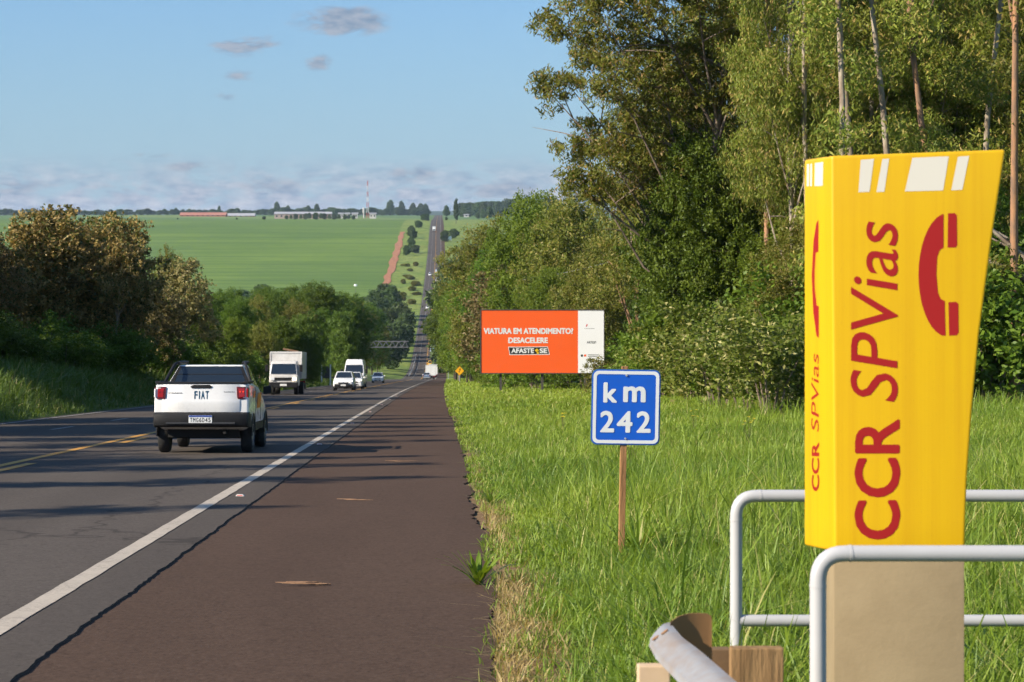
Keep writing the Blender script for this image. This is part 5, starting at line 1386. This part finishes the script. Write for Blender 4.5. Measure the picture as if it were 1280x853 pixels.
# ---- the white pickup, tail towards the camera (origin at the tail, y forward)
def make_pickup():
    o = empty('pickup_truck'); tag(o, 'white pickup driving away in the near lane with black rear bumper', 'pickup')
    W = .865
    sec = [(.02, .52, .66, 1.235, .78, .845, .815), (.12, .46, .60, 1.25, .80, .862, .83), (.55, .40, .55, 1.25, .80, .866, .835), (1.35, .34, .55, 1.21, .79, .862, .83), (2.9, .32, .55, 1.10, .79, .862, .82), (3.6, .34, .58, 1.02, .79, .855, .78), (4.15, .38, .62, .93, .74, .81, .70), (4.40, .44, .62, .82, .62, .66, .58)]
    mb = MB(); mb.loft([body_ring(*s) for s in sec]); mb.build('body', V_WHITE, o, bevel=.03, smooth=45, seg=3)
    # tailgate skin, proud with a shut line round it
    prof = [(.040, .735), (.012, .737), (.004, .78), (.000, .90), (.003, .945), (.010, .965), (.012, 1.19), (.018, 1.225), (.040, 1.228)]
    MB().loft([[(x, y + e, z) for y, z in prof] for x, e in ((-.705, .012), (-.69, .002), (-.3, -.004), (.3, -.004), (.69, .002), (.705, .012))]).build('tailgate', V_WHITE, o, smooth=35)
    MB().box((0, .05, 1.252), (1.66, .09, .03)).build('tailgate_cap', V_BLK, o, bevel=.008)
    mb = MB(); mb.prism([(-.17, -.003, 1.155), (.17, -.003, 1.155), (.20, -.003, 1.185), (.15, -.003, 1.218), (-.15, -.003, 1.218), (-.20, -.003, 1.185)][::-1], (0, .02, 0)); mb.build('handle', V_BLK, o, bevel=.004)
    
    for ch, a, b in (('F', -.128, -.070), ('I', -.044, -.026), ('A', -.006, .060), ('T', .074, .134)): text_fit('lettering', ch, V_TRIM, a, b, .965, 1.110, .0030, o, .03)
    text_fit('lettering', 'STRADA', V_BLK, -.60, -.34, 1.062, 1.085, .0045, o, .02)
    text_fit('lettering', 'RANCH', V_BLK, .41, .60, 1.085, 1.10, .0045, o, .02)
    # side rails of the bed and tonneau
    MB().box((0, .66, 1.262), (1.5, 1.16, .012)).build('bed_cover', V_BLK, o)
    for s in (-1, 1): MB().box((s * .80, .66, 1.268), (.085, 1.18, .032)).build('bed_rail', V_BLK, o, bevel=.008)
    # bumper
    mb = MB(); mb.loft([[(x, y0, z) for (y0, z) in ((yb, .47), (yb - .05, .50), (yb - .07, .58), (yb - .06, .70), (yb + .0, .735), (.22, .735), (.22, .47))] for x, yb in ((-.865, .10), (-.84, .0), (-.6, -.045), (.6, -.045), (.84, .0), (.865, .10))]); mb.build('bumper', V_BLK, o, bevel=.008, smooth=40)
    MB().box((0, -.112, .545), (1.24, .012, .035)).build('bumper_step', mat('grey_plastic', (.03, .03, .032), .5), o, bevel=.004)
    for s in (-1, 1):
        MB().box((s * .76, -.056, .60), (.14, .02, .055)).build('reflector', V_RED, o, bevel=.006)
        MB().box((s * .835, .30, .585), (.075, .32, .24)).build('bumper_corner', V_BLK, o, bevel=.012)
    pl = MB().box((0, -.117, .615), (.42, .012, .135)).build('licence_plate', V_PLATE, o, bevel=.003)
    MB().box((0, -.1245, .667), (.41, .003, .028)).build('plate_band', V_PBLUE, pl)
    
    for k, ch in enumerate('TMG6D45'): text_fit('lettering', ch, V_BLK, -.185 + k * .0545, -.185 + k * .0545 + .042, .562, .640, -.1245, pl, .02)
    # lamps
    for s in (-1, 1):
        mb = MB(); pr_ = [(s * .635, -.006, 1.185), (s * .80, .004, 1.18), (s * .852, .06, 1.17), (s * .856, .06, .985), (s * .80, .004, .965), (s * .66, -.006, .968), (s * .645, -.006, 1.0)]
        mb.prism(pr_, (0, .09, 0)); l = mb.build('taillight', V_RDARK, o, bevel=.012, seg=3)
        mb = MB(); mb.prism([(s * .67, -.012, 1.155), (s * .785, -.006, 1.155), (s * .79, -.006, 1.0), (s * .685, -.012, .995)], (0, .012, 0)); mb.build('lamp_lens', V_RED, l, bevel=.004)
        for q in (-.028, .028): MB().lathe([(.016, -.016), (.016, -.011)], (s * .73 + q, 0, 1.095), 'Y', 10).build('lamp_bulb', V_REDLIT if s > 0 else V_RED, l)
        MB().box((s * .832, .012, 1.075), (.03, .03, .15), rot=(0, 0, s * R(45))).build('lamp_edge', V_LENS if s < 0 else V_RED, l, bevel=.004)
    # cabin
    b = [(-.80, 1.28, 1.19), (.80, 1.28, 1.19), (.79, 3.35, 1.05), (-.79, 3.35, 1.05)]
    t = [(-.60, 1.60, 1.575), (.60, 1.60, 1.575), (.585, 2.75, 1.585), (-.585, 2.75, 1.585)]
    MB().hexa(b, t).build('cabin', V_WHITE, o, bevel=.045, smooth=40, seg=3)
    mb = MB(); panel(mb, b[0], b[1], t[1], t[0], .012, .988, .05, .925, .006); mb.build('window_surround', V_BLK, o)
    mb = MB(); panel(mb, b[0], b[1], t[1], t[0], .06, .94, .13, .88, .010); mb.build('rear_window', V_GLASS, o)
    mb = MB(); panel(mb, b[0], b[1], t[1], t[0], .035, .965, .52, .55, .014); mb.build('window_bar', V_BLK, o)
    mb = MB(); panel(mb, b[2], b[3], t[3], t[2], .06, .94, .06, .92, .008); mb.build('windshield', V_GLASS, o)
    mb = MB(); panel(mb, b[1], b[2], t[2], t[1], .06, .90, .16, .88, .008); mb.build('side_window', V_GLASS, o)
    mb = MB(); panel(mb, b[3], b[0], t[0], t[3], .10, .94, .16, .88, .008); mb.build('side_window', V_GLASS, o)
    for s in (-1, 1):
        MB().tube(arc_path([(s * .80, 1.02, 1.25), (s * .66, 1.42, 1.60), (s * .60, 1.8, 1.625), (s * .585, 2.75, 1.63)], .12, 5), .028, 8).build('sport_bar', V_BLK, o, smooth=60)
        MB().box((s * .62, 1.62, 1.61), (.07, .16, .055)).build('bar_mount', V_BLK, o, bevel=.012)
        m = MB().hexa([(s * .86, 3.02, 1.02), (s * 1.03, 3.0, 1.03), (s * 1.03, 3.10, 1.03), (s * .86, 3.12, 1.02)], [(s * .86, 3.02, 1.17), (s * 1.02, 3.0, 1.19), (s * 1.02, 3.10, 1.18), (s * .86, 3.12, 1.16)]).build('side_mirror', V_BLK, o, bevel=.02, smooth=50)
        # door shut lines, decal, wheel arch cladding
        for yy in (1.34, 2.45): MB().box((s * .864, yy, .86), (.006, .012, .62)).build('door_gap', V_UNDER, o)
        for yc in (.86, 3.58):
            mb = MB(); A = [R(a) for a in np.linspace(0, 180, 13)]
            outer = [(s * .858, yc + .405 * math.cos(a), .30 + .405 * math.sin(a)) for a in A]; inner = [(s * .858, yc + .335 * math.cos(a), .30 + .335 * math.sin(a)) for a in A[::-1]]
            mb.prism(outer + inner, (s * .02, 0, 0)); mb.build('wheel_arch', V_BLK, o)
            mb = MB(); mb.prism([(s * .846, yc + .35 * math.cos(a), .30 + .35 * math.sin(a)) for a in A], (s * .02, 0, 0)); mb.build('wheel_well', V_UNDER, o)
        MB().box((s * .85, 2.2, .46), (.03, 1.7, .14)).build('sill_cladding', V_BLK, o, bevel=.006)
        mb = MB(); mb.prism([(s * .868, 1.55, .78), (s * .868, 2.25, .78), (s * .868, 2.55, 1.06), (s * .868, 1.85, 1.06)], (s * .003, 0, 0)); mb.build('decal', V_ORG, o)
        mb = MB(); mb.prism([(s * .867, .9, .98), (s * .867, 1.2, .98), (s * .867, 1.28, 1.10), (s * .867, .98, 1.10)], (s * .003, 0, 0)); mb.build('decal', V_ORG, o)
        wheel(o, s * .76, .86, .315, .20, s); wheel(o, s * .76, 3.58, .315, .20, s)
    MB().box((0, 2.2, .36), (1.3, 3.6, .16)).build('underbody', V_UNDER, o)
    MB().tube([(-.72, .86, .30), (.72, .86, .30)], .05, 8).build('axle', V_UNDER, o)
    MB().tube([(.42, .0, .38), (.40, .9, .34)], .03, 8).build('exhaust', V_UNDER, o)
    o.scale = (.935, .95, .955); on_road(o, -3.77, 33.7, 1)
    return o
make_pickup()

# ---- generic car: origin at the middle of its nose, y runs backwards (nose towards -y, so it faces the camera when unturned)
def make_car(label, group, paint=V_WHITE, L=3.9, W=1.66, Hh=1.46, hood=.95, zh=.92, bump_black=False, lit=None, sedan=False, cat='car', name='car'):
    o = empty(name); tag(o, label, cat, group); w = W / 2
    sec = [(.03, .30, .45, .66, w * .72, w * .78, w * .70), (.18, .24, .45, .76, w * .90, w * .95, w * .84), (.5, .20, .45, zh - .05, w * .94, w * .99, w * .88), (hood, .2, .45, zh + .02, w * .94, w, w * .92), (L * .62, .2, .45, zh + .05, w * .94, w, w * .92), (L - .35, .22, .45, zh + (.06 if not sedan else .04), w * .94, w * .99, w * .90), (L - .08, .28, .48, zh - .02, w * .88, w * .94, w * .84), (L, .36, .5, zh - .14, w * .8, w * .84, w * .76)]
    MB().loft([body_ring(*s) for s in sec]).build('body', paint, o, bevel=.02, smooth=45)
    yr = L - .12 if not sedan else L - .75
    b = [(-w * .90, hood - .10, zh - .02), (w * .90, hood - .10, zh - .02), (w * .90, yr, zh), (-w * .90, yr, zh)]
    t = [(-w * .68, hood + .62, Hh - .02), (w * .68, hood + .62, Hh - .02), (w * .68, yr - (.35 if not sedan else .6), Hh - .01), (-w * .68, yr - (.35 if not sedan else .6), Hh - .01)]
    MB().hexa(b, t).build('cabin', paint, o, bevel=.05, smooth=40, seg=3)
    mb = MB(); panel(mb, b[0], b[1], t[1], t[0], .055, .945, .08, .90, .008); mb.build('windshield', V_GLASS, o)
    mb = MB(); panel(mb, b[2], b[3], t[3], t[2], .07, .93, .14, .88, .008); mb.build('rear_window', V_GLASS, o)
    mb = MB(); panel(mb, b[1], b[2], t[2], t[1], .10, .90, .16, .88, .008); mb.build('side_window', V_GLASS, o)
    mb = MB(); panel(mb, b[3], b[0], t[0], t[3], .10, .90, .16, .88, .008); mb.build('side_window', V_GLASS, o)
    MB().hexa([(-w * .86, -.02, .24), (w * .86, -.02, .24), (w * .93, .3, .24), (-w * .93, .3, .24)], [(-w * .80, .0, .50), (w * .80, .0, .50), (w * .93, .3, .50), (-w * .93, .3, .50)]).build('bumper', V_BLK if bump_black else paint, o, bevel=.03, smooth=40)
    MB().box((0, -.012, .58), (w * .95, .04, .10)).build('grille', V_BLK, o, bevel=.01)
    MB().box((0, -.03, .36), (w * 1.1, .02, .10)).build('air_intake', V_BLK, o, bevel=.01)
    MB().box((0, -.048, .42), (.40, .012, .12)).build('licence_plate', V_PLATE, o)
    MB().lathe([(.06, -.045), (.05, -.03)], (0, 0, .62), 'Y', 14).build('badge', V_CHR, o)
    for s in (-1, 1):
        MB().hexa([(s * w * .50, .02, .60), (s * w * .82, .10, .60), (s * w * .90, .34, .62), (s * w * .52, .2, .62)], [(s * w * .52, .06, .74), (s * w * .84, .16, .76), (s * w * .90, .40, .78), (s * w * .54, .26, .76)]).build('headlight', V_HEAD if lit and s in lit else V_LENS, o, bevel=.012)
        MB().box((s * w * .80, L - .03, .80), (.20, .08, .26)).build('taillight', V_RED, o, bevel=.02)
        MB().hexa([(s * w * .95, hood + .15, zh), (s * (w + .16), hood + .12, zh + .01), (s * (w + .16), hood + .2, zh + .01), (s * w * .95, hood + .25, zh)], [(s * w * .95, hood + .15, zh + .12), (s * (w + .15), hood + .12, zh + .14), (s * (w + .15), hood + .2, zh + .13), (s * w * .95, hood + .25, zh + .11)]).build('side_mirror', V_BLK if bump_black else paint, o, bevel=.015)
        for yc in (.74, L - .72):
            A = [R(a) for a in np.linspace(0, 180, 11)]
            MB().prism([(s * (w * .985 - .01), yc + .34 * math.cos(a), .27 + .34 * math.sin(a)) for a in A], (s * .022, 0, 0)).build('wheel_well', V_UNDER, o)
            wheel(o, s * (w - .10), yc, .29, .18, s)
    MB().box((0, L / 2, .24), (W * .8, L * .85, .1)).build('underbody', V_UNDER, o)
    return o

def make_van(label, lit=None):
    o = empty('van'); tag(o, label, 'van'); W, L, Hh = 2.0, 5.9, 2.62; w = W / 2
    sec = [(.05, .32, .5, .95, w * .82, w * .88, w * .78), (.3, .28, .5, 1.10, w * .92, w * .97, w * .88), (.75, .26, .5, 1.28, w * .95, w, w * .92), (1.0, .26, .6, 1.34, w * .95, w, w * .95), (L - .1, .26, .6, 1.34, w * .95, w, w * .96), (L, .34, .6, 1.3, w * .9, w * .95, w * .9)]
    MB().loft([body_ring(*s) for s in sec]).build('body', V_WHITE, o, bevel=.03, smooth=45)
    b = [(-w * .94, .82, 1.30), (w * .94, .82, 1.30), (w * .96, L - .02, 1.32), (-w * .96, L - .02, 1.32)]
    m = [(-w * .84, 1.62, 2.16), (w * .84, 1.62, 2.16), (w * .90, L - .06, 2.16), (-w * .90, L - .06, 2.16)]
    t = [(-w * .72, 2.05, Hh), (w * .72, 2.05, Hh), (w * .80, L - .12, Hh), (-w * .80, L - .12, Hh)]
    MB().hexa(b, m).build('cabin', V_WHITE, o, bevel=.04, smooth=40); MB().hexa(m, t).build('roof', V_WHITE, o, bevel=.08, smooth=50, seg=3)
    mb = MB(); panel(mb, b[0], b[1], m[1], m[0], .05, .95, .05, .93, .01); mb.build('windshield', V_GLASS, o)
    for P in ((b[1], b[2], m[2], m[1]), (b[3], b[0], m[0], m[3])):
        mb = MB(); panel(mb, *P, .08 if P[0] is b[1] else .72, .28 if P[0] is b[1] else .92, .18, .88, .01); mb.build('side_window', V_GLASS, o)
    MB().box((0, .10, .48), (W * .88, .24, .34)).build('bumper', V_BLK, o, bevel=.05)
    MB().box((0, .05, .86), (W * .55, .08, .2)).build('grille', V_BLK, o, bevel=.02); MB().box((0, -.03, .5), (.4, .012, .12)).build('licence_plate', V_PLATE, o)
    for s in (-1, 1):
        MB().box((s * w * .72, .12, .92), (.26, .14, .26)).build('headlight', V_HEAD if lit and s in lit else V_LENS, o, bevel=.03)
        MB().box((s * (w + .13), 1.1, 1.55), (.22, .1, .34)).build('side_mirror', V_BLK, o, bevel=.03)
        MB().box((s * w * .9, L + .0, 1.2), (.14, .06, .5)).build('taillight', V_RED, o)
        for yc in (1.05, L - 1.2):
            A = [R(a) for a in np.linspace(0, 180, 11)]; MB().prism([(s * (w * .985 - .01), yc + .40 * math.cos(a), .32 + .40 * math.sin(a)) for a in A], (s * .024, 0, 0)).build('wheel_well', V_UNDER, o)
            wheel(o, s * (w - .12), yc, .345, .22, s)
    MB().box((0, L / 2, .32), (W * .8, L * .85, .14)).build('underbody', V_UNDER, o)
    return o

def make_truck(label, group=None, cab=V_SILV, box=V_SILV, lit=None, bw=2.3, bh=3.25, L=7.2, cab_h=2.35, cw=1.95):
    """cab-over box truck, nose at y=0 facing -y"""
    o = empty('box_truck'); tag(o, label, 'truck', group); w = cw / 2
    b = [(-w, .02, .55), (w, .02, .55), (w, 1.75, .55), (-w, 1.75, .55)]; m = [(-w, .0, 1.25), (w, .0, 1.25), (w, 1.75, 1.25), (-w, 1.75, 1.25)]
    t = [(-w * .88, .34, cab_h), (w * .88, .34, cab_h), (w * .90, 1.75, cab_h), (-w * .90, 1.75, cab_h)]
    c = MB().hexa(b, m).build('cab', cab, o, bevel=.06, smooth=45, seg=3); MB().hexa(m, t).build('cab_top', cab, o, bevel=.07, smooth=45, seg=3)
    mb = MB(); panel(mb, m[0], m[1], t[1], t[0], .05, .95, .06, .80, .012); mb.build('windshield', V_GLASS, o)
    for P, a in (((m[1], m[2], t[2], t[1]), (.12, .70)), ((m[3], m[0], t[0], t[3]), (.30, .88))):
        mb = MB(); panel(mb, *P, a[0], a[1], .1, .8, .012); mb.build('side_window', V_GLASS, o)
    MB().box((0, .0, .62), (cw * 1.02, .18, .34)).build('bumper', V_BLK, o, bevel=.04); MB().box((0, -.02, 1.0), (cw * .62, .05, .16)).build('grille', V_BLK, o, bevel=.02)
    MB().box((0, -.095, .62), (.42, .012, .13)).build('licence_plate', V_PLATE, o)
    MB().box((0, (L + 1.9) / 2, (bh + 1.0) / 2), (bw, L - 1.9, bh - 1.0)).build('cargo_box', box, o, bevel=.03)
    mb = MB()
    for z in (1.04, bh - .05):
        mb.box((0, 1.885, z), (bw + .02, .03, .1)); mb.box((0, L + .012, z), (bw + .02, .03, .1))
    for s in (-1, 1): mb.box((s * bw / 2, 1.885, (bh + 1) / 2), (.07, .034, bh - 1.1)); mb.box((s * bw / 2, L + .012, (bh + 1) / 2), (.07, .034, bh - 1.1))
    mb.box((0, L + .014, (bh + 1) / 2), (.05, .03, bh - 1.2)); mb.build('box_trim', V_SILV, o)
    MB().box((0, (L + .6) / 2, .72), (.9, L - .6, .22)).build('chassis', V_UNDER, o)
    MB().box((0, L - .1, .55), (bw * .9, .1, .14)).build('underrun_bar', V_BLK, o)
    for s in (-1, 1):
        MB().box((s * w * .76, -.03, .98), (.24, .08, .16)).build('headlight', V_HEAD if lit and s in lit else V_LENS, o, bevel=.02)
        MB().box((s * (w + .18), .25, 1.65), (.2, .1, .42)).build('side_mirror', V_BLK, o, bevel=.02); MB().tube([(s * w * .95, .3, 1.9), (s * (w + .16), .26, 1.85)], .02, 5).build('mirror_arm', V_BLK, o)
        MB().box((s * bw * .38, L + .02, .78), (.36, .06, .14)).build('taillight', V_RED, o)
        wheel(o, s * (w - .16), .95, .40, .24, s); wheel(o, s * (w - .13), L - 1.6, .40, .34, s)
    return o

ONC = 1   # nose towards the camera: model is built nose at -y, so facing=+1 keeps it looking at the camera
t = make_truck('boxy white truck coming up the outer lane with headlights on', lit=(1,), bw=1.98, bh=2.72, cw=1.78, cab_h=2.1, L=6.4); on_road(t, -9.2, 125, 1)
MB().box((.30, 1.95, 2.80), (1.0, .12, .12), rot=(0, .18, 0)).build('roof_rack', mat('brown_rack', (.20, .11, .06), .8), t)
c = make_car('white small car with black lower bumper leading the oncoming cars', None, bump_black=True, lit=(1,), Hh=1.50, zh=.96); on_road(c, -6.9, 155, 1)
c = make_car('white sedan half hidden behind the first oncoming car', None, sedan=True, L=4.2, lit=(1,)); on_road(c, -6.85, 171, 1)
v = make_van('tall white van behind the two oncoming white cars'); on_road(v, -7.35, 183, 1)
c = make_car('white car alone at the tail of the oncoming line', None, L=3.9); on_road(c, at_row(472, 276) - float(PS(276)), 276, 1)
# ---- the valley: seen small
def far_u(px, y): return at_row(px, y) - float(PS(y))
def away(o, px, y):
    on_road(o, far_u(px, y), y, -1)
def toward(o, px, y):
    on_road(o, far_u(px, y), y, 1)
away(make_car('white car driving away last in the valley queue', None), 533.6, 440)
away(make_truck('white box truck driving away in the valley behind the white car', None, box=V_WHITE, bw=2.5, bh=3.6), 538.4, 500)
away(make_truck('taller pale truck driving away ahead of the box truck in the valley', None, box=V_WHITE, bw=2.5, bh=3.9, L=9), 541.5, 590)
toward(make_truck('blue and white truck coming up beside the leafy trees in the valley', None, cab=V_BLUE, box=V_WHITE, bw=2.5, bh=3.6), 541.5, 760)
away(make_car('yellow vehicle ahead of the blue and white truck in the valley', None, paint=V_YEL, Hh=1.8, name='utility_vehicle', cat='vehicle'), 537.2, 700)
toward(make_car('dark-windowed white car alone on the lower far slope', None), 534.2, 1010)
away(make_car('white car half hidden by leaves on the lower far slope', None), 544.0, 1030)
G20 = None
away(make_truck('white truck climbing the middle of the far slope', None, box=V_WHITE, bw=2.6, bh=4.0, L=9), 546.8, 1240)
away(make_car('white car just behind the truck climbing the far slope', None, Hh=1.9), 546.0, 1200)
toward(make_car('white car coming down the far slope opposite the truck', None, Hh=1.8), 537.3, 1240)
away(make_truck('pale truck pulling off near the leafy trees on the far slope', None, box=V_WHITE, bw=2.6, bh=4.2, L=10), 552.5, 1330)
toward(make_truck('white truck coming down from the crest', None, cab=V_WHITE, box=V_WHITE, bw=2.6, bh=4.0, L=9), 542.5, 1700)
# ------------------------------------------------------------------ air
def haze():
    mb = MB(); mb.box((0, 6000, 40), (17800, 12140 + 200, 330))
    o = mb.build('haze', [])
    m = bpy.data.materials.new('haze_air'); m.use_nodes = True; t = NT(m)
    t.n.remove(t.b)
    v = t.new('ShaderNodeVolumePrincipled')
    v.inputs['Color'].default_value = (.62, .80, 1.0, 1); v.inputs['Density'].default_value = 4.8e-5; v.inputs['Anisotropy'].default_value = .1
    t.wire(v.outputs[0], t.o.inputs['Volume'])
    o.data.materials.append(m); tag(o, kind='stuff')
haze()
